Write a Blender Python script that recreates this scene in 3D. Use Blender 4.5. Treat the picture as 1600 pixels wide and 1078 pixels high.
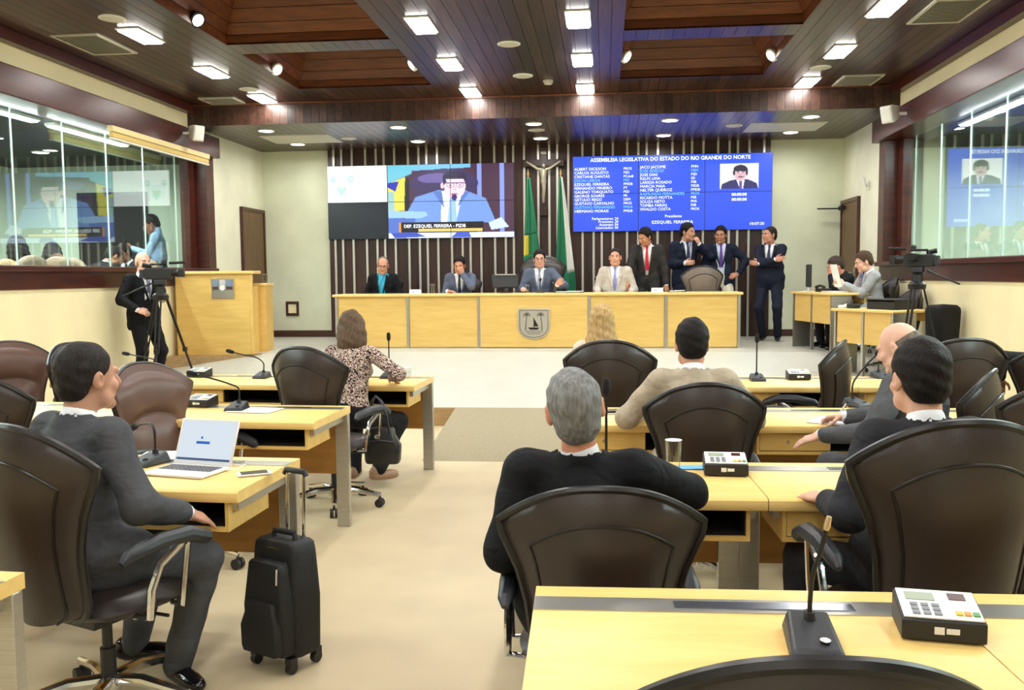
import bpy, bmesh, math, random
import numpy as np
from mathutils import Vector, Matrix, Euler

for _o in list(bpy.data.objects):
    bpy.data.objects.remove(_o, do_unlink=True)
SC = bpy.context.scene
COL = SC.collection
R = math.radians

# ------------------------------------------------------------------ camera
CAM_H, FPX = 1.62, 1400.0
YAW, PITCH, ROLL = R(-5.91), R(-4.44), R(-0.495)
_f = np.array([math.sin(YAW), math.cos(YAW), 0.0]); _r = np.array([math.cos(YAW), -math.sin(YAW), 0.0]); _u = np.array([0, 0, 1.0])
_f2 = _f * math.cos(PITCH) + _u * math.sin(PITCH); _u2 = _u * math.cos(PITCH) - _f * math.sin(PITCH)
_r3 = _r * math.cos(ROLL) + _u2 * math.sin(ROLL); _u3 = _u2 * math.cos(ROLL) - _r * math.sin(ROLL)
_cd = bpy.data.cameras.new('camera'); cam = bpy.data.objects.new('camera', _cd); COL.objects.link(cam)
cam.matrix_world = Matrix(((_r3[0], _u3[0], -_f2[0], 0), (_r3[1], _u3[1], -_f2[1], 0), (_r3[2], _u3[2], -_f2[2], CAM_H), (0, 0, 0, 1)))
_cd.sensor_fit = 'HORIZONTAL'; _cd.sensor_width = 36.0; _cd.lens = FPX / 1600 * 36.0
_cd.clip_start = 0.02; _cd.clip_end = 100
SC.camera = cam

def at(px, py, Y=None, z=None, X=None):
    """world point of a surveyed photo point that lies in the plane Y, z or X"""
    d = _r3 * (px - 800) / FPX - _u3 * (py - 539) / FPX + _f2
    if z is not None: t = (z - CAM_H) / d[2]
    elif Y is not None: t = Y / d[1]
    else: t = X / d[0]
    return (float(t * d[0]), float(t * d[1]), float(CAM_H + t * d[2]))

# ------------------------------------------------------------------ world, exposure, lamp strengths
w = bpy.data.worlds.new('world'); SC.world = w; w.use_nodes = True
w.node_tree.nodes['Background'].inputs[0].default_value = (0.9, 0.95, 1, 1)
w.node_tree.nodes['Background'].inputs[1].default_value = 0.05
SC.view_settings.view_transform = 'Standard'; SC.view_settings.look = 'None'
SC.view_settings.gamma = 1.0; SC.view_settings.use_curve_mapping = False
SC.view_settings.exposure = 0.0
LAMP_E, LAMP_W = 30.0, 10.5        # square ceiling downlights: diffuser glow, lamp watts
STAGE_E, STAGE_W = 14.0, 12.0       # round stage downlights
SPREAD = 166
SPOT_E = 12.0        # small coffer spots
TUBE_E = 190.0        # gallery strip lights
SCREEN_E = 1.45      # video walls

# ------------------------------------------------------------------ materials
def lin(c):
    return tuple(((v / 255) / 12.92 if v / 255 <= 0.04045 else ((v / 255 + 0.055) / 1.055) ** 2.4) for v in c)

_M = {}
def mat(name, c, rough=0.5, metal=0.0, var=0.0, vscale=8.0, bump=0.0, bscale=60.0, spec=0.5, coat=0.0, rnd=0.0, stretch=(1, 1, 1), detail=4, sheen=0.0):
    if name in _M: return _M[name]
    m = bpy.data.materials.new(name); m.use_nodes = True; nt = m.node_tree; b = nt.nodes['Principled BSDF']
    col = lin(c)
    b.inputs['Roughness'].default_value = rough; b.inputs['Metallic'].default_value = metal
    b.inputs['Specular IOR Level'].default_value = spec; b.inputs['Coat Weight'].default_value = coat
    b.inputs['Base Color'].default_value = (*col, 1)
    if sheen: b.inputs['Sheen Weight'].default_value = sheen
    tc = nt.nodes.new('ShaderNodeTexCoord'); mp = nt.nodes.new('ShaderNodeMapping'); mp.inputs['Scale'].default_value = stretch
    nt.links.new(tc.outputs['Object'], mp.inputs['Vector'])
    if var:
        n = nt.nodes.new('ShaderNodeTexNoise'); n.inputs['Scale'].default_value = vscale; n.inputs['Detail'].default_value = detail
        nt.links.new(mp.outputs[0], n.inputs['Vector'])
        rp = nt.nodes.new('ShaderNodeValToRGB'); rp.color_ramp.elements[0].position = 0.3; rp.color_ramp.elements[1].position = 0.7
        rp.color_ramp.elements[0].color = (*[v * (1 - var) for v in col], 1); rp.color_ramp.elements[1].color = (*[min(1, v * (1 + var)) for v in col], 1)
        nt.links.new(n.outputs['Fac'], rp.inputs[0]); out = rp.outputs[0]
        if rnd:
            oi = nt.nodes.new('ShaderNodeObjectInfo'); mr = nt.nodes.new('ShaderNodeMapRange')
            mr.inputs['To Min'].default_value = 1 - rnd; mr.inputs['To Max'].default_value = 1 + rnd
            nt.links.new(oi.outputs['Random'], mr.inputs['Value'])
            hs = nt.nodes.new('ShaderNodeHueSaturation'); nt.links.new(out, hs.inputs['Color']); nt.links.new(mr.outputs[0], hs.inputs['Value']); out = hs.outputs[0]
        nt.links.new(out, b.inputs['Base Color'])
    if bump:
        n2 = nt.nodes.new('ShaderNodeTexNoise'); n2.inputs['Scale'].default_value = bscale; n2.inputs['Detail'].default_value = 3
        nt.links.new(mp.outputs[0], n2.inputs['Vector'])
        bp = nt.nodes.new('ShaderNodeBump'); bp.inputs['Strength'].default_value = bump; bp.inputs['Distance'].default_value = 0.01
        nt.links.new(n2.outputs['Fac'], bp.inputs['Height']); nt.links.new(bp.outputs[0], b.inputs['Normal'])
    _M[name] = m; return m

def emat(name, c, e):
    if name in _M: return _M[name]
    m = bpy.data.materials.new(name); m.use_nodes = True; nt = m.node_tree
    for n in list(nt.nodes): nt.nodes.remove(n)
    o = nt.nodes.new('ShaderNodeOutputMaterial'); s = nt.nodes.new('ShaderNodeEmission')
    s.inputs[0].default_value = (*lin(c), 1); s.inputs[1].default_value = e
    nt.links.new(s.outputs[0], o.inputs[0]); _M[name] = m; return m

def screen_mat(name, e):
    m = bpy.data.materials.new(name); m.use_nodes = True; nt = m.node_tree; b = nt.nodes['Principled BSDF']
    a = nt.nodes.new('ShaderNodeVertexColor'); a.layer_name = 'picture'
    b.inputs['Base Color'].default_value = (0.01, 0.01, 0.012, 1); b.inputs['Roughness'].default_value = 0.25
    nt.links.new(a.outputs[0], b.inputs['Emission Color']); b.inputs['Emission Strength'].default_value = e
    _M[name] = m; return m

def glass_mat(name, tint, r0=0.04, r1=0.5):
    m = bpy.data.materials.new(name); m.use_nodes = True; nt = m.node_tree
    for n in list(nt.nodes): nt.nodes.remove(n)
    o = nt.nodes.new('ShaderNodeOutputMaterial'); mx = nt.nodes.new('ShaderNodeMixShader'); t = nt.nodes.new('ShaderNodeBsdfTransparent'); g = nt.nodes.new('ShaderNodeBsdfGlossy')
    f = nt.nodes.new('ShaderNodeLayerWeight'); f.inputs['Blend'].default_value = 0.5
    pw = nt.nodes.new('ShaderNodeMath'); pw.operation = 'POWER'; pw.inputs[1].default_value = 2.5; nt.links.new(f.outputs['Facing'], pw.inputs[0])
    ma = nt.nodes.new('ShaderNodeMath'); ma.operation = 'MULTIPLY_ADD'; ma.inputs[1].default_value = r1; ma.inputs[2].default_value = r0; nt.links.new(pw.outputs[0], ma.inputs[0])
    t.inputs[0].default_value = (*tint, 1); g.inputs['Roughness'].default_value = 0.0; g.inputs['Color'].default_value = (0.95, 1, 0.97, 1)
    nt.links.new(ma.outputs[0], mx.inputs[0]); nt.links.new(t.outputs[0], mx.inputs[1]); nt.links.new(g.outputs[0], mx.inputs[2]); nt.links.new(mx.outputs[0], o.inputs[0])
    _M[name] = m; return m

def wood(name, c1, c2, scale=(1, 1, 1), rough=0.35, nscale=3.0, rnd=0.0, spec=0.5, coat=0.0, bump=0.0):
    """streaky grain: noise stretched by the mapping scale (object space)"""
    if name in _M: return _M[name]
    m = bpy.data.materials.new(name); m.use_nodes = True; nt = m.node_tree; b = nt.nodes['Principled BSDF']
    b.inputs['Roughness'].default_value = rough; b.inputs['Specular IOR Level'].default_value = spec; b.inputs['Coat Weight'].default_value = coat
    tc = nt.nodes.new('ShaderNodeTexCoord'); mp = nt.nodes.new('ShaderNodeMapping'); mp.inputs['Scale'].default_value = scale
    nt.links.new(tc.outputs['Object'], mp.inputs['Vector'])
    oi = nt.nodes.new('ShaderNodeObjectInfo')
    ad = nt.nodes.new('ShaderNodeVectorMath'); ad.operation = 'ADD'
    sc = nt.nodes.new('ShaderNodeMath'); sc.operation = 'MULTIPLY'; sc.inputs[1].default_value = 37.0
    nt.links.new(oi.outputs['Random'], sc.inputs[0]); nt.links.new(mp.outputs[0], ad.inputs[0]); nt.links.new(sc.outputs[0], ad.inputs[1])
    n = nt.nodes.new('ShaderNodeTexNoise'); n.inputs['Scale'].default_value = nscale; n.inputs['Detail'].default_value = 6; n.inputs['Roughness'].default_value = 0.6; n.inputs['Distortion'].default_value = 0.4
    nt.links.new(ad.outputs[0], n.inputs['Vector'])
    rp = nt.nodes.new('ShaderNodeValToRGB'); rp.color_ramp.elements[0].position = 0.32; rp.color_ramp.elements[1].position = 0.68
    rp.color_ramp.elements[0].color = (*lin(c1), 1); rp.color_ramp.elements[1].color = (*lin(c2), 1)
    nt.links.new(n.outputs['Fac'], rp.inputs[0]); out = rp.outputs[0]
    if rnd:
        mr = nt.nodes.new('ShaderNodeMapRange'); mr.inputs['To Min'].default_value = 1 - rnd; mr.inputs['To Max'].default_value = 1 + rnd
        nt.links.new(oi.outputs['Random'], mr.inputs['Value'])
        hs = nt.nodes.new('ShaderNodeHueSaturation'); nt.links.new(out, hs.inputs['Color']); nt.links.new(mr.outputs[0], hs.inputs['Value']); out = hs.outputs[0]
    nt.links.new(out, b.inputs['Base Color'])
    if bump:
        bp = nt.nodes.new('ShaderNodeBump'); bp.inputs['Strength'].default_value = bump; bp.inputs['Distance'].default_value = 0.004
        nt.links.new(n.outputs['Fac'], bp.inputs['Height']); nt.links.new(bp.outputs[0], b.inputs['Normal'])
    _M[name] = m; return m

# ------------------------------------------------------------------ mesh builder
class MB:
    def __init__(s): s.v = []; s.f = []
    def raw(s, vs, fs):
        o = len(s.v); s.v.extend([tuple(map(float, p)) for p in vs]); s.f.extend([tuple(i + o for i in f) for f in fs]); return s
    def box(s, x0, x1, y0, y1, z0, z1, M=None):
        vs = [(x, y, z) for z in (z0, z1) for y in (y0, y1) for x in (x0, x1)]
        if M is not None: vs = [tuple(M @ Vector(p)) for p in vs]
        return s.raw(vs, [(0, 2, 3, 1), (4, 5, 7, 6), (0, 1, 5, 4), (2, 6, 7, 3), (0, 4, 6, 2), (1, 3, 7, 5)])
    def prism(s, poly, a0, a1, axis='z'):
        """extrude a polygon (counter-clockwise seen from +axis) along an axis"""
        n = len(poly)
        def P3(p, a): return (p[0], p[1], a) if axis == 'z' else ((p[0], a, p[1]) if axis == 'y' else (a, p[0], p[1]))
        vs = [P3(p, a0) for p in poly] + [P3(p, a1) for p in poly]
        fs = [tuple(reversed(range(n))), tuple(range(n, 2 * n))] + [(i, (i + 1) % n, n + (i + 1) % n, n + i) for i in range(n)]
        if axis == 'y': fs = [tuple(reversed(f)) for f in fs]
        return s.raw(vs, fs)
    def tube(s, pts, r, n=8, cap=True, sx=1.0):
        pts = [Vector(p) for p in pts]; rs = r if isinstance(r, (list, tuple)) else [r] * len(pts)
        rings = []; prev = None
        for i, p in enumerate(pts):
            t = (pts[min(i + 1, len(pts) - 1)] - pts[max(i - 1, 0)])
            t = t.normalized() if t.length > 1e-9 else Vector((0, 0, 1))
            if prev is None:
                a = Vector((0, 0, 1)) if abs(t.z) < 0.9 else Vector((1, 0, 0))
                u = t.cross(a).normalized()
            else:
                u = prev - t * prev.dot(t); u = u.normalized() if u.length > 1e-6 else t.orthogonal().normalized()
            prev = u; v = t.cross(u)
            rings.append([p + (u * math.cos(2 * math.pi * k / n) * sx + v * math.sin(2 * math.pi * k / n)) * rs[i] for k in range(n)])
        vs = [q for g in rings for q in g]; fs = []
        for i in range(len(pts) - 1):
            for k in range(n): fs.append((i * n + k, i * n + (k + 1) % n, (i + 1) * n + (k + 1) % n, (i + 1) * n + k))
        if cap: fs.append(tuple(reversed(range(n)))); fs.append(tuple((len(pts) - 1) * n + k for k in range(n)))
        return s.raw(vs, fs)
    def lathe(s, prof, n=20, c=(0, 0, 0), M=None):
        vs = []; fs = []
        for (r, z) in prof:
            for k in range(n):
                p = (c[0] + r * math.cos(2 * math.pi * k / n), c[1] + r * math.sin(2 * math.pi * k / n), c[2] + z)
                vs.append(tuple(M @ Vector(p)) if M is not None else p)
        for i in range(len(prof) - 1):
            for k in range(n): fs.append((i * n + k, i * n + (k + 1) % n, (i + 1) * n + (k + 1) % n, (i + 1) * n + k))
        fs.append(tuple(reversed(range(n)))); fs.append(tuple((len(prof) - 1) * n + k for k in range(n)))
        return s.raw(vs, fs)
    def ell(s, c, r, n=16, m=10, M=None):
        vs = []; fs = []
        for j in range(m + 1):
            th = math.pi * j / m
            for k in range(n):
                a = 2 * math.pi * k / n; st = max(math.sin(th), 1e-3)
                p = Vector((r[0] * st * math.cos(a), r[1] * st * math.sin(a), -r[2] * math.cos(th)))
                if M is not None: p = M @ p
                vs.append(tuple(p + Vector(c)))
        for j in range(m):
            for k in range(n): fs.append((j * n + k, j * n + (k + 1) % n, (j + 1) * n + (k + 1) % n, (j + 1) * n + k))
        return s.raw(vs, fs)
    def grid(s, fn, nu, nv):
        vs = [fn(i / nu, j / nv) for j in range(nv + 1) for i in range(nu + 1)]
        fs = [(j * (nu + 1) + i, j * (nu + 1) + i + 1, (j + 1) * (nu + 1) + i + 1, (j + 1) * (nu + 1) + i) for j in range(nv) for i in range(nu)]
        return s.raw(vs, fs)
    def mesh(s, name, m=None, ang=35, smooth=True):
        me = bpy.data.meshes.new(name); me.from_pydata(s.v, [], s.f); me.update()
        if m is not None: me.materials.append(m)
        if smooth and len(me.polygons):
            me.polygons.foreach_set('use_smooth', [True] * len(me.polygons)); me.set_sharp_from_angle(angle=R(ang))
        return me
    def build(s, name, m, parent=None, bevel=0.0, ang=35, seg=2, smooth=True, loc=None, rz=None):
        o = bpy.data.objects.new(name, s.mesh(name, m, ang, smooth)); COL.objects.link(o)
        if parent is not None: o.parent = parent
        if loc is not None: o.location = loc
        if rz is not None: o.rotation_euler.z = rz
        if bevel:
            md = o.modifiers.new('bevel', 'BEVEL'); md.width = bevel; md.segments = seg; md.limit_method = 'ANGLE'; md.angle_limit = R(40)
        return o

def lamp_light(parent, sx, sy, watts, spread, z, color=(1, .975, .94), disk=False):
    l = bpy.data.lights.new('lamp_light', 'AREA'); l.shape = 'DISK' if disk else 'RECTANGLE'; l.size = sx
    if not disk: l.size_y = sy
    l.energy = watts; l.color = color; l.spread = R(spread)
    o = bpy.data.objects.new('lamp_light', l); COL.objects.link(o); o.parent = parent; o.location = (0, 0, z); return o
def box(name, m, x0, x1, y0, y1, z0, z1, parent=None, bevel=0.0, **k):
    return MB().box(x0, x1, y0, y1, z0, z1).build(name, m, parent, bevel, **k)
def empty(name, loc=(0, 0, 0), rz=0.0, parent=None):
    o = bpy.data.objects.new(name, None); COL.objects.link(o); o.location = loc; o.rotation_euler.z = rz; o.empty_display_size = 0.1
    if parent is not None: o.parent = parent
    return o
def tag(o, label=None, cat=None, group=None, kind=None):
    if label: o['label'] = label
    if cat: o['category'] = cat
    if group: o['group'] = group
    if kind: o['kind'] = kind
    return o
def struct(o): o['kind'] = 'structure'; return o
def children(o): return [c for c in bpy.data.objects if c.parent == o]
def copy_tree(o, parent=None, kids=None):
    kids = kids or _kidmap()
    c = o.copy(); COL.objects.link(c)
    if parent is not None: c.parent = parent
    for ch in kids.get(o.name, []): copy_tree(ch, c, kids)
    return c
def _kidmap():
    d = {}
    for c in bpy.data.objects:
        if c.parent is not None: d.setdefault(c.parent.name, []).append(c)
    return d
def inst(name, me, loc, parent, rot=None, scale=None):
    o = bpy.data.objects.new(name, me); COL.objects.link(o); o.parent = parent; o.location = loc
    if rot is not None: o.rotation_euler = rot
    if scale is not None: o.scale = scale
    return o
ORD = ['first', 'second', 'third', 'fourth', 'fifth', 'sixth', 'seventh', 'eighth', 'ninth', 'tenth', 'eleventh', 'twelfth']
# ================================================================== ROOM
XL, XR, YB, ZC, ZS, XC = -5.67, 3.71, 14.6, 3.98, 3.70, -0.97
Y0 = -4.0
PLAT = 0.62
m_plaster = mat('plaster_cream', (233, 231, 204), 0.8, var=0.06, vscale=2.5, bump=0.15, bscale=25)
m_plaster_y = mat('plaster_yellow', (244, 232, 188), 0.8, var=0.06, vscale=1.5, bump=0.15, bscale=25)
m_plaster_g = mat('plaster_pale_green', (220, 225, 198), 0.8, var=0.07, vscale=2.0, bump=0.2, bscale=20)
m_floor = mat('floor_beige', (196, 180, 146), 0.55, var=0.08, vscale=2.2, detail=8)
m_stage = mat('stage_marble', (184, 182, 170), 0.45, var=0.04, vscale=3.0, detail=6)
m_riser = wood('riser_wood', (150, 118, 76), (172, 140, 95), (1, 8, 8), 0.5)
m_carpet = mat('carpet_taupe', (150, 138, 112), 0.95, var=0.08, vscale=40, bump=0.3, bscale=200)
m_mahog = wood('mahogany', (58, 24, 20), (84, 38, 28), (1, 1, 6), 0.3, 3.0)
m_ceil = wood('ceiling_plank_wood', (44, 29, 25), (80, 54, 43), (9, 0.7, 9), 0.30, 2.2, rnd=0.35)
m_coffer = wood('coffer_wood', (88, 46, 26), (122, 68, 38), (1, 5, 9), 0.4, 2.5, rnd=0.2)
m_dark = mat('void_dark', (20, 16, 15), 0.8)
m_white = mat('white_plastic', (232, 232, 226), 0.45)
m_steel = mat('brushed_steel', (190, 188, 182), 0.32, 0.9, var=0.1, vscale=6, stretch=(1, 1, 40))
m_slat = wood('slat_wall_wood', (40, 22, 18), (66, 36, 28), (8, 8, 0.8), 0.4, 2.5, rnd=0.2)
m_alu = mat('aluminium_batten', (205, 202, 194), 0.35, 0.7)
m_doorw = wood('door_wood', (92, 66, 36), (112, 82, 48), (9, 9, 0.8), 0.45, 2.5)
m_base = wood('baseboard_wood', (60, 34, 26), (78, 46, 34), (1, 1, 9), 0.4)

# ---- floors
floor = struct(box('floor', m_floor, XL - .2, XR + .2, Y0, 9.52, -0.1, 0))
stage = struct(MB().prism([(9.51, -0.1), (YB, -0.1), (YB, PLAT), (11.6, PLAT), (9.51, 0.2)], XL, XR, 'x').build('floor_stage', m_stage, ang=10))
struct(box('trim_1', m_riser, XL, XR, 9.492, 9.511, 0.0, 0.195))
# lectern platform on the ramped floor, with its own timber riser
struct(MB().prism([(XL, 10.75), (-4.55, 11.5), (-4.45, 12.6), (XL, 12.6)], 0.2, PLAT - 0.01).build('floor_lectern_platform', m_riser))
struct(MB().prism([(2.55, 9.95), (XR, 9.95), (XR, 11.5), (2.15, 11.5), (2.3, 10.4)], 0.2, 0.46).build('floor_clerk_platform', m_stage))
struct(MB().prism([(2.3, 10.30), (2.55, 9.93), (2.60, 9.93), (2.60, 9.949), (2.30, 10.38)], 0.21, 0.45).build('trim_2', m_riser))
rampm = MB(); rampm.prism([(7.66, 0.0), (9.49, 0.0), (9.49, 0.204)], -1.60, -0.34, 'x')
tag(rampm.build('carpeted_ramp', m_carpet, ang=10), 'taupe carpeted ramp rising from the aisle to the stage edge', 'ramp')

# ---- back wall and slat cladding
wall_back = struct(box('wall_back', m_plaster_g, XL - .3, XR + .3, YB, YB + .2, -0.1, 4.9))
struct(box('baseboard_back_1', m_base, XL, -4.54, YB - .025, YB, PLAT, PLAT + .11))
struct(box('baseboard_back_2', m_base, 2.6, XR, YB - .025, YB, PLAT, PLAT + .11))
sx = [-4.42]
pat = [0.13, 0.176, 0.226, 0.176]; k = 0
while sx[-1] + pat[k % 4] < 2.56: sx.append(sx[-1] + pat[k % 4]); k += 1
me_b = MB().box(-.017, .017, -.03, 0, PLAT, ZS).mesh('batten', m_alu)
edges = [-4.53] + sx + [2.59]
for a, b in zip(edges[:-1], edges[1:]):
    inst('cladding_panel', MB().box(0, b - a - .006, -.03, 0, PLAT, ZS).mesh('cladding_panel', m_slat), (a + .003, YB - .03, 0), wall_back)
for x in sx: inst('batten', me_b, (x, YB - .06, 0), wall_back)
struct(box('wall_back_cladding_core', m_dark, -4.53, 2.59, YB - .03, YB - .001, PLAT, ZS))

# ---- side walls: low plaster wall, timber sill, glazed gallery front, timber beam, plaster frieze, crown
YP0, YP1 = 12.15, 12.6
def side(side_name, s, n):
    X = XL if s < 0 else XR
    def bx(name, m, d0, d1, y0, y1, z0, z1, **kw):   # d = depth into the room from the wall plane
        a, b = sorted((X - s * d0, X - s * d1)); return box(name, m, a, b, y0, y1, z0, z1, **kw)
    wl = struct(bx('wall_' + side_name, m_plaster_y, 0, -.25, Y0, YP1, -.1, 1.52))
    bx('upper_wall', m_plaster_y, 0, -.25, Y0, YP1, 3.62, 4.9, parent=wl)
    struct(bx('wall_' + side_name + '_stage', m_plaster, 0, -.25, YP1, YB + .2, -.1, 4.9))
    struct(bx('trim_crown_' + side_name, m_mahog, .10, -.01, Y0, 11.93, 3.86, 3.975))
    struct(bx('trim_beam_' + side_name, m_mahog, .14, -.25, Y0, YP1 + .04, 3.34, 3.63, bevel=.01))
    struct(bx('trim_sill_' + side_name, m_mahog, .02, -.25, Y0, YP1, 1.52, 1.70, bevel=.004))
    struct(bx('trim_sill_cap_' + side_name, m_mahog, .09, -.27, Y0, YP1, 1.70, 1.76, bevel=.012))
    struct(bx('baseboard_' + side_name, m_base, .02, 0, Y0, 9.49, 0, .1))
    struct(bx('trim_post_' + side_name, m_mahog, .05, -.25, YP0 + .2, YP1, 1.76, 3.34, bevel=.006))
    struct(bx('trim_post_inner_' + side_name, m_mahog, -.12, -.25, YP0, YP0 + .2, 1.76, 3.34, bevel=.006))
    # glazing: single panes with pale polished edges
    wn = struct(empty('window_%d' % n, (X + s * .2, 0, 0)))
    pw = 0.855; y = 11.91 + .0; i = 0
    inst("pane", MB().box(-.005, .005, 0, YP0 - 11.915, 1.765, 3.335).mesh("pane", M_GLASS), (0, 11.913, 0), wn); inst("pane_edge", MB().box(-.007, .007, -.005, .005, 1.765, 3.335).mesh("pane_edge", M_EDGE), (0, 11.91, 0), wn)
    y -= .003
    pm = MB().box(-.005, .005, -pw + .006, 0, 1.765, 3.335).mesh('pane', M_GLASS)
    jm = MB().box(-.007, .007, -.005, .005, 1.765, 3.335).mesh('pane_edge', M_EDGE)
    while y > -3.5:
        inst('pane', pm, (0, y, 0), wn); inst('pane_edge', jm, (0, y - pw + .003, 0), wn); y -= pw; i += 1
    return wn
M_GLASS = glass_mat('gallery_glass', (0.88, 0.95, 0.92), 0.05, 0.75)
M_EDGE = mat('polished_glass_edge', (205, 225, 220), 0.2)
side('left', -1, 1); side('right', 1, 2)
struct(box('wall_front', m_plaster, XL - .25, XR + .25, Y0 - .2, Y0, -.1, 4.9))

# ---- doors beside the stage
def door(n, s):
    X = XL if s < 0 else XR
    d = struct(empty('door_%d' % n, (X, 0, 0)))
    def bx(name, m, d0, d1, y0, y1, z0, z1, **kw):
        a, b = sorted((-s * d0, -s * d1)); return box(name, m, a, b, y0, y1, z0, z1, parent=d, **kw)
    bx('door_leaf', m_doorw, .0, .035, 13.66, 14.5, PLAT + .005, 2.68)
    bx('door_frame', m_mahog, .0, .05, 13.61, 13.66, PLAT, 2.73); bx('door_frame', m_mahog, .0, .05, 14.5, 14.55, PLAT, 2.73); bx('door_frame', m_mahog, .0, .05, 13.66, 14.5, 2.68, 2.73)
    yh = 13.74
    h = MB(); h.tube([(-s * .035, yh, 1.62), (-s * .085, yh, 1.62), (-s * .085, yh + .11, 1.62)], .009); h.box(*sorted((-s * .035, -s * .042)), yh - .025, yh + .025, 1.54, 1.70); h.build('door_handle', m_steel, d)
    return d
door(1, -1); d2 = door(2, 1)
MB().box(-.42, -.035, 14.44, 14.47, 2.60, 2.62).box(-.09, -.03, 14.30, 14.5, 2.585, 2.645).build('door_closer', m_dark, d2)

# ---- ceilings
struct(box('ceiling_slab', m_dark, XL - .25, XR + .25, Y0 - .2, YB + .2, 4.9, 5.0))
ceil = struct(empty('ceiling_main', (0, 0, ZC)))
CA, CB = (-3.82, -2.13), (0.19, 1.88)
CYS = [(9.36, 11.15), (7.1, 8.98)]
def planks(xa, xb, ya, yb, parent, z=0.0, pw=0.125):
    n = max(1, round((xb - xa) / pw)); wdt = (xb - xa) / n
    me = MB().box(.002, wdt - .002, ya, yb, 0, .02).mesh('plank', m_ceil)
    for i in range(n): inst('plank', me, (xa + i * wdt, 0, z), parent)
for xa, xb in ((XL, CA[0]), (CA[1], CB[0]), (CB[1], XR)): planks(xa, xb, Y0, 11.93, ceil)
for xa, xb in (CA, CB):
    planks(xa, xb, 11.15, 11.93, ceil); planks(xa, xb, 8.98, 9.36, ceil); planks(xa, xb, Y0, 7.1, ceil)
struct(box('ceiling_backing', m_dark, XL, XR, Y0, 7.1, ZC + .03, ZC + .06))
cof_i = 0
for xa, xb in (CA, CB):
    for ya, yb in CYS:
        cf = struct(empty('ceiling_coffer_%d' % (cof_i + 1), ((xa + xb) / 2, (ya + yb) / 2, ZC))); cof_i += 1
        hx, hy = (xb - xa) / 2, (yb - ya) / 2
        # vertical lip, sloped boards, dark upper lantern: each board a piece of its own
        levels = [(0.0, 1.0), (0.10, 1.0), (0.20, .93), (0.32, .85), (0.44, .77), (0.56, .69), (0.68, .61)]
        for (za, sa), (zb, sb) in zip(levels[:-1], levels[1:]):
            ins_a, ins_b = (1 - sa) * hx, (1 - sb) * hx
            for q in range(4):
                def c(ins, z, e):
                    X1, Y1 = hx - ins, hy - ins
                    cs = [(-X1, Y1), (X1, Y1), (X1, -Y1), (-X1, -Y1)]
                    p = cs[q] if e == 0 else cs[(q + 1) % 4]; return (p[0], p[1], z)
                a0, a1, b1, b0 = c(ins_a, za + .003, 0), c(ins_a, za + .003, 1), c(ins_b, zb - .003, 1), c(ins_b, zb - .003, 0)
                nrm = (Vector(a1) - Vector(a0)).cross(Vector(b0) - Vector(a0)).normalized() * .02
                if nrm.dot(Vector((a0[0] + a1[0], a0[1] + a1[1], -.3))) < 0: nrm = -nrm
                vs = [a0, a1, b1, b0] + [tuple(Vector(p) + nrm) for p in (a0, a1, b1, b0)]
                MB().raw(vs, [(0, 1, 2, 3), (7, 6, 5, 4), (0, 4, 5, 1), (1, 5, 6, 2), (2, 6, 7, 3), (3, 7, 4, 0)]).build('coffer_board', m_coffer, cf, smooth=False)
        box('coffer_top', m_coffer, -hx * .7, hx * .7, -hy * .75, hy * .75, .68, .70, parent=cf)
# lower ceiling above the stage and the timber fascia where the two meet
cs_ = struct(empty('ceiling_stage', (0, 0, ZS)))
planks(XL, XR, 11.95, YB, cs_)
fas = struct(empty('trim_fascia', (0, 11.93, ZS)))
nf = 86; fw = (XR - XL) / nf
mf = MB().box(.0015, fw - .0015, 0, .02, -.012, ZC - ZS).mesh('fascia_board', m_ceil)
for i in range(nf): inst('fascia_board', mf, (XL + i * fw, 0, 0), fas)
box('fascia_lip', m_coffer, XL, XR, -.02, 0, ZC - ZS - .03, ZC - ZS - .005, parent=fas)

# ---- ceiling fittings
m_lamp = emat('lamp_diffuser', (255, 251, 244), LAMP_E)
m_slamp = emat('stage_lamp_diffuser', (255, 252, 246), STAGE_E)
m_grille = mat('grille_cream', (205, 202, 186), 0.5)
def lamp_rect(x, y, label, grp):
    t = empty('ceiling_downlight', (x, y, ZC)); tag(t, label, 'downlight', grp)
    MB().box(-.115, .115, -.27, -.245, -.012, 0).box(-.115, .115, .245, .27, -.012, 0).box(-.115, -.10, -.245, .245, -.012, 0).box(.10, .115, -.245, .245, -.012, 0).build('rim', m_white, t)
    box('diffuser', m_lamp, -.10, .10, -.245, .245, -.028, -.001, parent=t, bevel=.006)
    lamp_light(t, .19, .48, LAMP_W, SPREAD, -.029)
rows = [(-4.48, 'along the glazed wall by the camera operator'), (-1.71, 'left of the ceiling centre line'), (-.24, 'right of the ceiling centre line'), (2.5, 'along the glazed wall by the clerks')]
for x, wd in rows:
    for i, y in enumerate((11.62, 10.08, 8.5, 6.9, 5.3, 3.7, 2.1, 0.5, -1.2, -2.8)):
        lamp_rect(x, y, '%s rectangular downlight from the stage, row %s' % (ORD[i], wd), 'rectangular downlights in the wooden ceiling')
def disc(name, x, y, z, r, m1, m2, label, cat, grp):
    t = empty(name, (x, y, z)); tag(t, label, cat, grp)
    MB().lathe([(r, 0), (r, -.008), (r * .86, -.014), (r * .86, 0)], 24).build('rim', m_white, t)
    MB().lathe([(r * .86, -.004), (r * .84, -.012)], 24).build('diffuser' if cat == 'downlight' else 'speaker_cover', m2, t)
    if cat == 'downlight': lamp_light(t, r * 1.6, 0, STAGE_W if z > 3.5 else 100.0, SPREAD, -.0145, disk=True)
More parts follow.
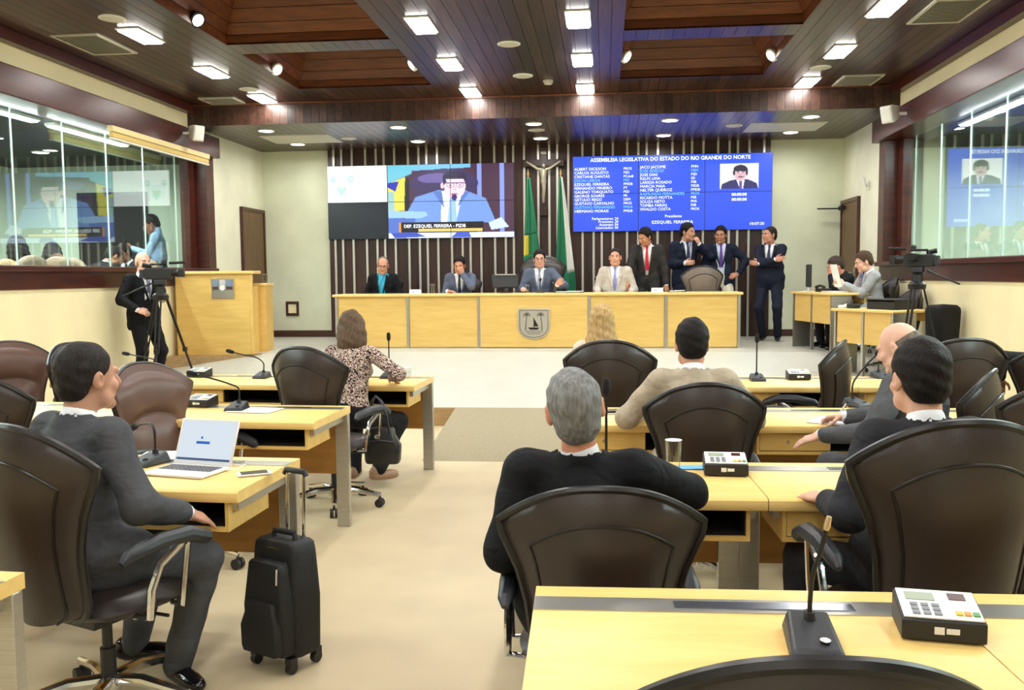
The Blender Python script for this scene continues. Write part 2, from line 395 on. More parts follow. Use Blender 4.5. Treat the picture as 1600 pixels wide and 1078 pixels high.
for i, x in enumerate((-4.77, -2.86, -.965, .885, 2.74)):
    for j, y in enumerate((13.8, 12.48)):
        disc('stage_downlight', x, y, ZS, .12, m_white, m_slamp, 'round white stage downlight, %s %s the video walls' % (ORD[i] + ' along the lower ceiling,', 'near' if j == 0 else 'farther from'), 'downlight', 'round downlights above the stage')
for x, y, z, wd in ((-4.44, 7.92, ZC, 'beside the square grille nearest the top edge'), (-4.44, 11.06, ZC, 'between two downlights by the glazed wall'), (-.97, 9.31, ZC, 'on the centre line farther from the fascia'), (-.96, 10.79, ZC, 'on the centre line close to the fascia'), (2.48, 10.85, ZC, 'between downlights above the clerks'),
                    (-.97, 13.04, ZS, 'between two lights above the crucifix'), (-3.83, 13.37, ZS, 'beside the flat panel over the white screen'), (1.82, 13.08, ZS, 'beside the flat panel over the blue screen')):
    disc('ceiling_speaker', x, y, z, .12, m_white, m_grille, 'round pale ceiling speaker %s' % wd, 'speaker', 'round ceiling speakers')
def grille(x, y, label):
    t = empty('air_grille', (x, y, ZC)); tag(t, label, 'air grille', 'square air grilles in the ceiling')
    MB().box(-.24, .24, -.38, -.35, -.015, 0).box(-.24, .24, .35, .38, -.015, 0).box(-.24, -.21, -.35, .35, -.015, 0).box(.21, .24, -.35, .35, -.015, 0).build('frame', m_grille, t)
    box('backing', m_dark, -.21, .21, -.35, .35, -.002, -.0005, parent=t)
    lm = MB().box(-.21, .21, -.016, .016, -.002, .001, Matrix.Rotation(R(35), 4, 'X')).mesh('louvre', m_grille)
    for i in range(14): inst('louvre', lm, (0, -.325 + i * .05, -.011), t)
for x, y, l in ((-5.10, 8.76, 'nearer the camera by the long glazed wall'), (-5.07, 11.88, 'near the fascia above the camera operator'), (3.10, 8.7, 'cut by the top edge of the picture'), (3.10, 11.7, 'near the fascia above the clerks')):
    grille(x, y, 'square cream louvred air grille %s' % l)
for x, l in ((-4.54, 'over the pale wall beside the white screen'), (2.55, 'over the pale wall beside the blue screen')):
    t = tag(empty('access_panel', (x, 13.32, ZS)), 'flat beige ceiling access panel %s' % l, 'ceiling panel', 'access panels in the stage ceiling')
    box('panel', m_grille, -.5, .5, -.37, .37, -.012, 0, parent=t, bevel=.003); MB().box(-.52, .52, -.39, -.372, -.008, 0).box(-.52, .52, .372, .39, -.008, 0).box(-.52, -.502, -.372, .372, -.008, 0).box(.502, .52, -.372, .372, -.008, 0).build('frame', m_white, t)
sm = tag(empty('smoke_detector', (-.68, 11.11, ZC)), 'small cream smoke detector near the fascia', 'smoke detector')
MB().lathe([(.06, 0), (.06, -.015), (.045, -.045), (.0, -.05)], 18).build('housing', m_grille, sm); MB().lathe([(.047, -.022), (.047, -.03)], 18).build('vent_ring', m_dark, sm)
m_spot = emat('spot_lens', (255, 250, 240), SPOT_E)
m_blk = mat('black_metal', (24, 23, 23), 0.4, 0.2)
for (x, y, dx, dy, l) in ((-3.80, 8.25, 1, .1, 'in the near coffer above the glazed wall side'), (-3.80, 10.3, 1, .1, 'in the coffer by the fascia, glazed wall side'), (-2.17, 10.3, -1, .1, 'in the coffer by the fascia, centre side'), (.23, 10.25, 1, .1, 'in the coffer above the blue screen, centre side'), (1.86, 10.4, -1, .1, 'in the coffer above the blue screen, clerks side')):
    t = tag(empty('spotlight', (x, y, ZC + .06)), 'small round swivel spotlight %s' % l, 'spotlight', 'small spotlights in the coffers')
    a = Vector((dx, -.5, -.75)).normalized(); Mx = a.to_track_quat('Z', 'Y').to_matrix().to_4x4()
    MB().lathe([(.04, -.06), (.075, .0), (.078, .03), (.062, .035)], 18, M=Mx).build('shell', m_blk if l.startswith('in the near') else m_white, t)
    MB().lathe([(.058, .030), (.056, .038)], 18, M=Mx).build('lens', m_spot, t)

# ---- wall-hung things in the room
for s, y, z, l in ((-1, 11.5, 3.53, 'on the timber beam over the roller blind'), (1, 11.25, 3.50, 'on the timber beam over the clerks')):
    X = (XL + .14) if s < 0 else (XR - .14)
    t = tag(empty('wall_speaker', (X, y, z)), 'white wedge-shaped loudspeaker %s' % l, 'speaker', 'white loudspeakers on the beams')
    d = Vector((-s * .75, -.6, -.25)).normalized(); Mx = Matrix.Translation((-s * .18, -.02, 0)) @ d.to_track_quat('Z', 'Y').to_matrix().to_4x4()
    MB().lathe([(.05, -.13), (.085, -.10), (.125, .06), (.125, .10), (.10, .115)], 4).build('tmp', m_white).data.transform(Matrix.Rotation(R(45), 4, 'Z'))
    tmp = bpy.data.objects['tmp']; tmp.name = 'speaker_box'; tmp.data.transform(Mx @ Matrix.Diagonal((.85, 1.15, 1, 1))); tmp.parent = t
    md = tmp.modifiers.new('bevel', 'BEVEL'); md.width = .02; md.segments = 3
    MB().tube([(0, 0, 0), (-s * .07, 0, 0), (-s * .14, 0, 0)], .02).build('bracket', m_white, t)
t = tag(empty('roller_blind', (XL + .15, 10.94, 3.28)), 'long rolled-up cream roller blind under the timber beam', 'blind')
MB().box(-.03, .04, -1.25, 1.25, -.01, .06).build('cassette', mat('blind_cream', (226, 206, 150), .6), t, bevel=.01)
box('rolled_fabric', mat('blind_fabric', (205, 178, 104), .7), -.02, .03, -1.24, 1.24, -.075, -.012, parent=t, bevel=.012)
box('bottom_bar', m_white, -.015, .03, -1.24, 1.24, -.09, -.076, parent=t)
t = tag(empty('wall_plate', (-5.21, YB - .002, 1.095)), 'small square dark-framed plate low on the pale wall', 'wall plate')
MB().box(-.11, .11, -.02, 0, -.12, -.075).box(-.11, .11, -.02, 0, .075, .12).box(-.11, -.07, -.02, 0, -.075, .075).box(.07, .11, -.02, 0, -.075, .075).build('frame', m_base, t)
box('plate', m_plaster_y, -.07, .07, -.008, -.001, -.075, .075, parent=t)
t = tag(empty('wall_light', (XR - .002, 13.2, 2.85)), 'small white twig-like wall fitting above the door by the clerks', 'wall fitting')
MB().box(-.03, 0, -.03, .03, -.06, .06).build('backplate', m_white, t, bevel=.008)
for dy in (-.1, .0, .1): MB().tube([(-.03, 0, -.03), (-.07, dy * .6, .03), (-.09, dy, .13 - abs(dy) * .4)], [.012, .01, .006], 6).build('arm', m_white, t)

# ---- public galleries behind the glass
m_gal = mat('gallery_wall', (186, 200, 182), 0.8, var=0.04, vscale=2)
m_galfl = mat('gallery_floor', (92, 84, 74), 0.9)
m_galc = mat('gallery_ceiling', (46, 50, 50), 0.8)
m_tube = emat('gallery_tube', (245, 252, 255), TUBE_E)
GZ = 0.85
for s, nm in ((-1, 'left'), (1, 'right')):
    X0 = (XL - .25) if s < 0 else (XR + .25); X1 = X0 + s * 3.3
    a, b = sorted((X0, X1))
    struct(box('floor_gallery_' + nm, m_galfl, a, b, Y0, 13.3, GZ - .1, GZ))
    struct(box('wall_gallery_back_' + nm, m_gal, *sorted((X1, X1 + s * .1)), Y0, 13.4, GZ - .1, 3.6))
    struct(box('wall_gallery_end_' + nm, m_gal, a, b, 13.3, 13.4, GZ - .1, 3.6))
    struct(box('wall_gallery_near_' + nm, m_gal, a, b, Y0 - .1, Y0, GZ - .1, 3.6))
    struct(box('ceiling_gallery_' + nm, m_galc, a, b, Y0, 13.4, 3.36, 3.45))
    for i, y in enumerate((10.35, 8.5, 6.65, 4.8, 2.95)):
        t = tag(empty('strip_light', (X0 + s * .22, y, 3.36)), 'long white strip light, %s from the stage, behind the %s' % (ORD[i], 'camera operator glass' if s < 0 else 'clerks side glass'), 'strip light', 'strip lights in the galleries')
        box('housing', m_white, -.06, .06, -.80, .80, -.03, 0, parent=t); box('tube', m_tube, -.04, .04, -.78, .78, -.045, -.03, parent=t)
    for i, y in enumerate((11.7, 9.6, 7.4, 5.0, 2.5)):
        disc('gallery_downlight', X0 + s * 1.75, y, 3.36, .12, m_white, m_slamp, 'round downlight, %s from the stage, in the gallery behind the %s' % (ORD[i], 'camera operator' if s < 0 else 'clerks'), 'downlight', 'round downlights in the galleries')
# dark gallery doorway seen through the left glass
d3 = struct(empty('door_3', (XL - 1.9, 13.3, GZ))); box('door_leaf', m_dark, -.5, .5, -.03, 0, 0, 2.05, parent=d3); box('door_frame', m_blk, -.56, -.5, -.05, 0, 0, 2.1, parent=d3); box('door_frame', m_blk, .5, .56, -.05, 0, 0, 2.1, parent=d3); box('door_frame', m_blk, -.5, .5, -.05, 0, 2.05, 2.1, parent=d3)
# ================================================================== FURNITURE
m_top = wood('maple_top', (228, 190, 112), (238, 204, 130), (1.2, 9, 9), 0.36, 2.0, coat=0.0)
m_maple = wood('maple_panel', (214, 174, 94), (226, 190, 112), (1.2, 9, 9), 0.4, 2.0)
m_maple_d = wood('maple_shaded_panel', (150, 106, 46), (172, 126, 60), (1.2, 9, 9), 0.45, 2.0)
m_leather = mat('brown_leather', (46, 37, 34), 0.34, var=0.06, vscale=9, bump=0.06, bscale=140)
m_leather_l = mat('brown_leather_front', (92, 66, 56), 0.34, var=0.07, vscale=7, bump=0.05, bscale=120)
m_pipe = mat('black_piping', (22, 19, 19), 0.35)
m_rubber = mat('black_plastic', (28, 28, 30), 0.45)
m_dgrey = mat('charcoal_plastic', (40, 42, 46), 0.45)
m_chrome = mat('chrome', (215, 215, 215), 0.12, 1.0)
m_grey_l = mat('grey_leather', (112, 100, 92), 0.45, var=0.05, vscale=8)

# ---- member desks ------------------------------------------------
DW, DD, DH = 1.06, 0.68, 0.75
def make_desk():
    t = empty('delegate_desk'); h = DW / 2 - .002
    # worktop with a rounded user edge
    pr = [(-.34, .715), (-.335, .706), (.34, .706), (.34, .75), (-.325, .75), (-.337, .742), (-.34, .73)]
    MB().prism(pr, -h, h, 'x').build('worktop', m_top, t)
    MB().box(-h, h, .16, .255, .7502, .7525).build('inlay_strip', m_steel, t)
    MB().box(-.16, .3, .185, .232, .7526, .7545).build('cable_flap', mat('flap_steel', (150, 158, 170), .2, .9), t)
    MB().box(-h + .06, h - .06, -.30, .10, .585, .603).box(h - .075, h - .06, -.30, .10, .603, .706).box(-h + .06, -h + .075, -.30, .10, .603, .706).box(-h + .06, h - .06, .085, .10, .603, .706).build('tray', m_maple, t)
    dr = box('drawer', m_maple, -h + .077, -.05, -.302, .08, .607, .70, parent=t, bevel=.002)
    MB().lathe([(.009, 0), (.009, .004)], 10, M=Matrix.Translation((-.29, -.303, .655)) @ Matrix.Rotation(R(90), 4, 'X')).build('lock', m_steel, dr)
    MB().box(-.04, h - .078, .05, .06, .606, .70).box(-.045, h - .077, -.285, .05, .6035, .606).box(-.048, -.043, -.285, .05, .606, .70).box(h - .0795, h - .0765, -.285, .05, .606, .70).build('tray_slot_shade', m_dark, t)  # near-black sheets added inside the open slot, painting its shade
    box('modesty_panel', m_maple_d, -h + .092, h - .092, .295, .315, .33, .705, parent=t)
    for s in (-1, 1):
        x = s * (h - .046)
        l = MB(); l.box(x - .045, x + .045, .285, .33, 0, .706); l.build('leg', m_steel, t, bevel=.004)
        box('side_rail', m_steel, x - .015, x + .015, -.26, .285, .66, .705, parent=t)
    return t
desk0 = make_desk(); used_desk = [False]; DESKS = {}
def put_desk(x, y, ang, label):
    t = desk0 if not used_desk[0] else copy_tree(desk0)
    used_desk[0] = True
    t.location = (x, y, 0); t.rotation_euler.z = ang; t.scale = (.96, .96, 1.047)
    tag(t, label, 'desk', 'delegate desks in the chamber'); return t
ROWD = {1: 7.35, 2: 5.63, 3: 3.97, 4: 2.35}
INL = {1: -1.42, 2: -1.64, 3: -1.40, 4: -1.65}; INR = {1: -.2, 2: -.25, 3: -.43, 4: -.185}
rown = {1: 'front row by the ramp', 2: 'second row from the ramp', 3: 'third row from the ramp', 4: 'row nearest the camera'}
def desk_frame(row, side, u, v=0.0):
    """point on a desk row: u metres outwards from the aisle end, v metres from the far edge towards the user"""
    a = R(-2.4) if side < 0 else R(1.6)
    x0 = INL[row] if side < 0 else INR[row]
    ex = Vector((math.cos(a), math.sin(a))) * (1 if side > 0 else -1); ey = Vector((-math.sin(a), math.cos(a)))
    p = Vector((x0, ROWD[row])) + ex * u - ey * v
    return p.x, p.y, a
for row in (1, 2, 3, 4):
    for sd in (-1, 1):
        for i in range(3):
            if row == 4 and sd < 0 and i > 0: continue
            if row == 4 and i > 1: continue
            x, y, a = desk_frame(row, sd, DW * .96 * (i + .5), DD * .48)
            pos = ('at the aisle', 'in the middle', 'at the outer end')[i]
            put_desk(x, y, a, 'maple desk %s of the %s, %s block' % (pos, rown[row], 'chamber-left' if sd < 0 else 'chamber-right'))

# ---- executive chairs -------------------------------------------
def interp(t, xs, ys): return float(np.interp(t, xs, ys))
def make_chair(front=False, leather=None):
    t = empty('executive_chair'); ml = leather or m_leather
    Z0, Z1 = .43, 1.13
    def W(tt): return interp(tt, [0, .02, .05, .10, .25, .5, .7, .85, .93, 1], [.10, .14, .172, .196, .208, .222, .248, .283, .302, .308])
    def P(u, tt, off):
        zt = Z1 - .135 * abs(u) ** 2.3
        z = Z0 + tt * (zt - Z0)
        x = u * W(tt) 
        y = -.23 - .17 * (z - Z0) + .09 * abs(u) ** 2 * (0.4 + .6 * tt) - .03 * math.sin(tt * math.pi * 1.0)
        return (x, y + off, z)
    nu, nv = 18, 16
    def th(u, tt): return .045 * (1 - abs(u) ** 4) * (1 - tt ** 8) + .012
    b = MB()
    vs = []; fs = []
    for sgn in (1, -1):
        for j in range(nv + 1):
            for i in range(nu + 1):
                u = -1 + 2 * i / nu; tt = j / nv
                vs.append(P(u, tt, sgn * th(u, tt)))
    N = (nu + 1) * (nv + 1)
    idx = lambda i, j, s: s * N + j * (nu + 1) + i
    for j in range(nv):
        for i in range(nu):
            fs.append((idx(i, j, 0), idx(i, j + 1, 0), idx(i + 1, j + 1, 0), idx(i + 1, j, 0)))
            fs.append((idx(i, j, 1), idx(i + 1, j, 1), idx(i + 1, j + 1, 1), idx(i, j + 1, 1)))
    for i in range(nu):
        fs.append((idx(i, 0, 0), idx(i + 1, 0, 0), idx(i + 1, 0, 1), idx(i, 0, 1))); fs.append((idx(i, nv, 0), idx(i, nv, 1), idx(i + 1, nv, 1), idx(i + 1, nv, 0)))
    for j in range(nv):
        fs.append((idx(0, j, 0), idx(0, j, 1), idx(0, j + 1, 1), idx(0, j + 1, 0))); fs.append((idx(nu, j, 0), idx(nu, j + 1, 0), idx(nu, j + 1, 1), idx(nu, j, 1)))
    b.raw(vs, fs); b.build('backrest', ml, t, ang=60)
    # piping round the outline
    path = [P(-1, j / 24, -.008) for j in range(25)] + [P(-1 + 2 * i / 24, 1, -.008) for i in range(1, 25)] + [P(1, 1 - j / 24, -.008) for j in range(1, 25)]
    MB().tube(path, .014, 7).build('piping', m_pipe, t)
    # raised rear cover with arched seam
    def Q(u, tt, o):
        p = P(u * .78, tt * (.84 - .04 * abs(u) ** 2), 0); uu = u * .78; t2 = tt * .84
        return (p[0], p[1] - th(uu, t2) - o, p[2])
    c = MB(); c.grid(lambda a, bb: Q(1 - 2 * a, bb, .004 + .010 * (1 - abs(1 - 2 * a) ** 6) * (1 - bb ** 10)), 14, 12); c.build('rear_cover', ml, t, ang=70)
    seam = [Q(-1, j / 16, .004) for j in range(17)] + [Q(-1 + 2 * i / 20, 1, .004) for i in range(1, 21)] + [Q(1, 1 - j / 16, .004) for j in range(1, 17)]
    MB().tube(seam, .0055, 6).build('seam', m_pipe, t)
    # front head cushion and lumbar cushion
    def F(u, tt, o): p = P(u, tt, 0); return (p[0], p[1] + th(u, tt) + o, p[2])
    hc = MB(); hc.grid(lambda a, bb: F((-1 + 2 * a) * .9, .60 + .34 * bb, .03 * (1 - (2 * a - 1) ** 4) * (1 - (2 * bb - 1) ** 4)), 12, 8); hc.build('head_cushion', ml, t, ang=70)
    lc = MB(); lc.grid(lambda a, bb: F((-1 + 2 * a) * .88, .08 + .50 * bb, .035 * (1 - (2 * a - 1) ** 4) * (1 - (2 * bb - 1) ** 4)), 12, 8); lc.build('lumbar_cushion', ml, t, ang=70)
    # seat
    s = MB()
    def S(a, bb, top):
        x = (-1 + 2 * a); y = (-1 + 2 * bb)
        k = (1 - abs(x) ** 5) * (1 - abs(y) ** 5)
        x0, y0 = x, y; x, y = x0 * math.sqrt(1 - .38 * y0 * y0), y0 * math.sqrt(1 - .38 * x0 * x0)
        return (x * .265, .03 + y * .26, .445 + (.055 * k if top else -.05 * k) - .02 * max(0, y) ** 2)
    s.grid(lambda a, bb: S(a, bb, True), 12, 12); s.grid(lambda a, bb: S(1 - a, bb, False), 12, 12); s.build('seat', ml, t, ang=70)
    # arms
    for sg in (-1, 1):
        x = sg * .30
        sup = MB().tube([(sg * .24, -.06, .42), (sg * .30, -.05, .42), (x, -.04, .52), (x, .0, .60), (x, .10, .655)], [.012, .013, .014, .014, .012], 8, sx=1.5).tube([(sg * .24, .10, .42), (sg * .295, .10, .42), (x, .11, .52), (x, .13, .65)], .011, 8).build('arm_support', m_chrome, t)
        pad = MB().tube([(x, -.16, .645), (x, -.13, .665), (x, .0, .685), (x, .13, .68), (x, .22, .645), (x + sg * .0, .235, .635)], [.012, .026, .03, .032, .028, .014], 10, sx=1.0)
        pad.v = [(p[0] if True else 0, p[1], p[2]) for p in pad.v]
        pad.build('arm_pad', m_dgrey, t)
    # mechanism, column, star base, casters
    MB().box(-.09, .09, -.12, .12, .36, .395).tube([(.09, .06, .375), (.24, .08, .375)], .007).build('tilt_mechanism', m_rubber, t)
    MB().lathe([(.028, .08), (.028, .24), (.019, .24), (.019, .36)], 14).build('gas_column', m_rubber, t)
    base = MB().lathe([(.045, .075), (.05, .085), (.045, .125), (.03, .13)], 16).build('hub', m_chrome, t)
    for k in range(5):
        a = 2 * math.pi * k / 5 + .3
        d = Vector((math.cos(a), math.sin(a), 0))
        p = lambda r, z: tuple(d * r + Vector((0, 0, z)))
        MB().tube([p(.03, .115), p(.14, .12), p(.26, .095), p(.325, .085)], [.026, .024, .019, .016], 10).build('base_leg', m_chrome, t)
        q = Vector((-d.y, d.x, 0)); c = d * .318 + Vector((0, 0, .0305))
        w = MB()
        for o in (-.016, .016):
            cc = c + q * o
            w.tube([cc - q * .011, cc + q * .011], .030, 12)
        w.tube([d * .318 + Vector((0, 0, .05)), d * .318 + Vector((0, 0, .085))], .009, 6)
        w.build('caster', m_rubber, t)
    return t
chair0 = make_chair(); chair_f = None; used_ch = [False]; CH = {}
def put_chair(key, x, y, ang, label, z=0.0, sc=1.0, tilt=0.0, dz=0.0, sz=None, grp='brown leather chairs at the delegate desks'):
    t = chair0 if not used_ch[0] else copy_tree(chair0)
    used_ch[0] = True
    t.location = (x, y, z + dz); t.rotation_euler = (tilt, 0, R(ang)); t.scale = (sc, sc, sz or sc)
    tag(t, label, 'chair', grp); CH[key] = t; return t
# delegates' side (rotation 0 = facing the stage)
put_chair('greysuit', -1.86, 3.10, -22, 'dark brown chair carrying the person in the dark grey suit')
put_chair('greyhair', -.02, 2.92, 2, 'dark brown chair cut by the nearest desk, under a person in black', sz=.885)
put_chair('darkhair', 1.04, 3.10, 6, 'largest brown chair back, in front of a person with one hand on the desk edge', sc=1.04)
put_chair('beige', .48, 4.72, 3, 'brown chair with both arm pads showing, under the beige jacket', sc=.96)
put_chair('blonde', .05, 6.50, -3, 'brown chair hiding all but the blonde hair of a person', sc=1.03)
put_chair('bald', 1.60, 4.78, 62, 'brown chair seen edge-on under the person writing on a sheet')
put_chair('side', 1.29, 6.42, 70, 'empty brown chair turned side-on at the front row', sc=1.02)
put_chair('r5', 2.33, 6.50, 8, 'empty brown chair at the front row, nearest the black cloth cover', sc=1.04)
put_chair('r6', 2.10, 4.52, 0, 'brown chair cut by the picture edge just above the largest chair back')
put_chair('r8', .30, 1.58, 2, 'dark chair back rising into the bottom edge of the picture', sc=.955)
put_chair('woman', -1.90, 6.10, -20, 'brown chair with the black handbag on its arm', sc=1.02)
put_chair('facing', -2.34, 4.80, -106, 'empty reddish-brown chair turned to face the camera')
put_chair('l_far', -4.47, 6.35, -140, 'empty chair with a purple sheen against the yellow wall')
put_chair('l_mid', -3.20, 4.62, -10, 'brown chair at the picture edge behind the dark grey suit')
put_chair('l_dark', -3.72, 6.35, -100, 'dark chair peeping out beside the face of the person in dark grey', dz=0)
put_chair('edge', 3.05, 6.52, -8, 'brown chair hidden under the black sleeve at the picture edge')
# stage
G2 = 'chairs on the stage'
put_chair('pres', -.93, 13.22, 180, 'high brown chair between the two flags', PLAT, 1.13, grp=G2)
put_chair('d1', -3.36, 13.30, 176, 'chair of the person in the cyan shirt at the long desk', PLAT, .92, grp=G2)
put_chair('d2', -2.13, 13.32, 182, 'chair of the person resting a fist against the mouth', PLAT, .9, grp=G2)
put_chair('d4', .12, 13.30, 172, 'chair of the person in the pale jacket at the long desk', PLAT, .95, grp=G2)
ch = put_chair('empty_grey', 1.36, 13.36, 8, 'empty taupe chair with its back to the chamber at the long desk', PLAT, .98, grp=G2)
for c in children(ch):
    if c.data.materials[0] == m_leather:
        c.data = c.data.copy(); c.data.materials[0] = m_grey_l
put_chair('c1', 3.33, 11.66, 92, 'clerk chair under the person reading a raised sheet', .62, .82, grp=G2)
put_chair('c2', 3.30, 12.36, 100, 'clerk chair under the person in black at the far clerk desk', .62, .82, grp=G2)
put_chair('c3', 3.30, 10.78, 95, 'empty clerk chair behind the black tray', .46, .86, grp=G2)
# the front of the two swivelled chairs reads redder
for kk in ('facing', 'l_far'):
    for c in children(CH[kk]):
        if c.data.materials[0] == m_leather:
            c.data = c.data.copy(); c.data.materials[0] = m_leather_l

# ---- presiding desk ----------------------------------------------
pd = tag(empty('presiding_desk', (0, 12.3, PLAT)), 'long maple presiding desk with a silver shield across the stage', 'desk')
dx = [-3.75, -2.73, -1.73, -.21, .83, 1.80]
for i in range(5):
    pr = -.03 if i == 2 else 0
    box('front_panel', m_maple, dx[i] + .022, dx[i + 1] - .022, pr, pr + .03, .012, .715, parent=pd, bevel=.002)
for i, x in enumerate(dx):
    box('divider', m_steel, x - .02, x + .02, -.012, .03, 0, .715, parent=pd)
MB().prism([(-3.80, -.05), (1.85, -.05), (1.85, .58), (-3.80, .58)], .715, .752).build('worktop', m_top, pd, bevel=.012, seg=3)
for x in (-3.75, 1.77): box('end_panel', m_maple, x, x + .03, .03, .56, 0, .715, parent=pd)
box('plinth', m_steel, -3.74, 1.79, .03, .05, 0, .012, parent=pd)
# shield
def shield(w, h):
    pts = [(-w, h), (w, h), (w, -.15 * h)]
    for k in range(1, 8): a = k / 8; pts.append((w * math.cos(a * math.pi / 2) ** .8, -.15 * h - .85 * h * math.sin(a * math.pi / 2)))
    pts.append((0, -h * 1.03)); pts += [(-x, y) for x, y in reversed(pts[2:-1])]
    return pts
se = MB(); sh = shield(.22, .21); se.prism(list(reversed([(x - .965, y + .335) for x, y in sh])), -.05, -.0301, 'y')
shield_o = se.build('shield', mat('shield_steel', (196, 192, 182), .35, .7), pd, bevel=.004)
m_shd = mat('shield_dark', (104, 100, 92), .4, .6)
rel = MB()
ins = [(x * .88 - .965, y * .88 + .335) for x, y in sh]
rel.tube([(x, -.052, z) for x, z in ins + ins[:1]], .005, 6)
rel.build('shield_border', m_shd, shield_o)
for sg in (-1, 1):
    pl = MB(); bx = -.965 + sg * .115
    pl.tube([(bx, -.053, .25), (bx - sg * .008, -.054, .36), (bx - sg * .02, -.054, .455)], [.008, .006, .005], 6)
    for k in range(7):
        a = -.35 + (math.pi + .7) * k / 6; r1 = .058
        pl.tube([(bx - sg * .02, -.054, .455), (bx - sg * .02 + r1 * .6 * math.cos(a), -.055, .462 + r1 * .55 * math.sin(a)), (bx - sg * .02 + r1 * math.cos(a), -.054, .447 + r1 * .6 * math.sin(a))], [.005, .0045, .002], 5)
    pl.build('palm_relief', m_shd, shield_o)
bt = MB(); bt.raw([(-1.045, -.056, .285), (-.885, -.056, .285), (-.915, -.056, .255), (-1.015, -.056, .255), (-1.045, -.05, .285), (-.885, -.05, .285), (-.915, -.05, .255), (-1.015, -.05, .255)], [(0, 3, 2, 1), (0, 1, 5, 4), (2, 3, 7, 6), (1, 2, 6, 5), (3, 0, 4, 7)])
bt.tube([(-.965, -.054, .28), (-.965, -.054, .42)], .004, 6); bt.raw([(-.96, -.054, .41), (-.96, -.054, .30), (-.90, -.054, .30)], [(0, 1, 2)])
bt.build('boat_relief', m_blk, shield_o)
wv = MB()
for zz, hw in ((.235, .13), (.215, .11), (.195, .09)): wv.tube([(-.965 - hw + 2 * hw * i / 12, -.053, zz + .004 * math.sin(i * 1.9)) for i in range(13)], .003, 5)
wv.build('wave_relief', m_shd, shield_o)

# ---- lectern ------------------------------------------------------
lc = tag(empty('lectern', (-5.14, 11.62, PLAT - .01)), 'tall maple lectern with a steel plaque beside the camera operator', 'lectern')
lc.rotation_euler.z = R(8)
box('front_panel', m_maple, -.50, .46, -.30, -.27, 0, 1.06, parent=lc, bevel=.003)
box('corner_post', m_maple, .46, .50, -.305, -.265, 0, 1.06, parent=lc, bevel=.003)
box('top', m_top, -.53, .53, -.34, .06, 1.06, 1.10, parent=lc, bevel=.01)
box('side_panel', m_maple, .47, .50, -.265, .40, 0, .90, parent=lc); box('side_panel', m_maple, -.5, -.47, -.27, .40, 0, .90, parent=lc)
MB().box(.44, .62, -.02, .42, .90, .935).build('side_shelf', m_top, lc, bevel=.006)
box('shelf_panel', m_maple, .50, .60, .0, .40, 0, .90, parent=lc)
pq = box('plaque', m_steel, -.03, .26, -.316, -.3005, .74, 1.0, parent=lc, bevel=.003)
for i, (a, b) in enumerate(((-.015, .06), (.075, .15), (.165, .245))): box('plaque_pane', (mat('plaque_blue', (120, 134, 160), .5) if i % 2 == 0 else mat('plaque_grey', (190, 190, 190), .5)), a, b, -.319, -.3165, .90, .985, parent=pq)
for a, b in ((-.015, .06), (.165, .245)): box('plaque_relief', mat('plaque_brown', (74, 52, 40), .5), a, b, -.320, -.3165, .855, .897, parent=pq)
MB().lathe([(.034, 0), (.034, .006)], 16, M=Matrix.Translation((.113, -.317, .88)) @ Matrix.Rotation(R(90), 4, 'X')).build('plaque_star', m_white, pq)
gl = tag(empty('water_glass', (-4.60, 11.84, 1.5465)), 'water glass on the side shelf of the lectern', 'glass', 'water glasses')
m_cg = glass_mat('clear_glass', (0.985, 0.99, 0.99), 0.04, 0.5); m_wat = glass_mat('water', (0.985, 0.99, 0.995), 0.03, 0.4)
def glass_parts(t, h=.12, r=.034):
    MB().lathe([(r * .8, 0), (r, h), (r * .93, h), (r * .75, .012)], 18).build('tumbler', m_cg, t)
    MB().lathe([(r * .73, .013), (r * .84, h * .55)], 18).build('water', m_wat, t)
    MB().lathe([(r * 1.0, h), (r * 1.02, h + .002), (r * .93, h + .002)], 18).build('rim', m_white, t)
glass_parts(gl, .12, .036)

# ---- clerk desks ---------------------------------------------------
def clerk_desk(x, y, z, ang, L, D, label):
    t = tag(empty('clerk_desk', (x, y, z), R(ang)), label, 'desk', 'clerk desks')   # local x along the front face, front face towards -y
    h = L / 2
    MB().prism([(-h - .04, -.04), (h + .04, -.04), (h + .04, D), (-h - .04, D)], .72, .75).build('worktop', m_top, t, bevel=.008)
    for a, b in ((-h + .03, -.02), (.02, h - .03)): box('front_panel', m_maple, a, b, 0, .02, .36, .72, parent=t)
    for x0 in (-h, 0, h): box('leg', m_steel, x0 - .015, x0 + .015, -.01, .03, 0, .72, parent=t)
    for x0 in (-h, h): box('end_panel', m_steel, x0 - .012, x0 + .012, .03, D * .55, 0, .72, parent=t)
    box('rear_rail', m_maple, -h, h, D - .04, D - .02, .62, .72, parent=t)
    return t
clerk_desk(2.86, 10.30, .46, -62, .86, .58, 'small maple clerk desk carrying the black tray, nearest the tripod camera')
clerk_desk(2.68, 11.98, .62, -79, 1.15, .46, 'small maple clerk desk where two clerks sit, under the thin monitor')
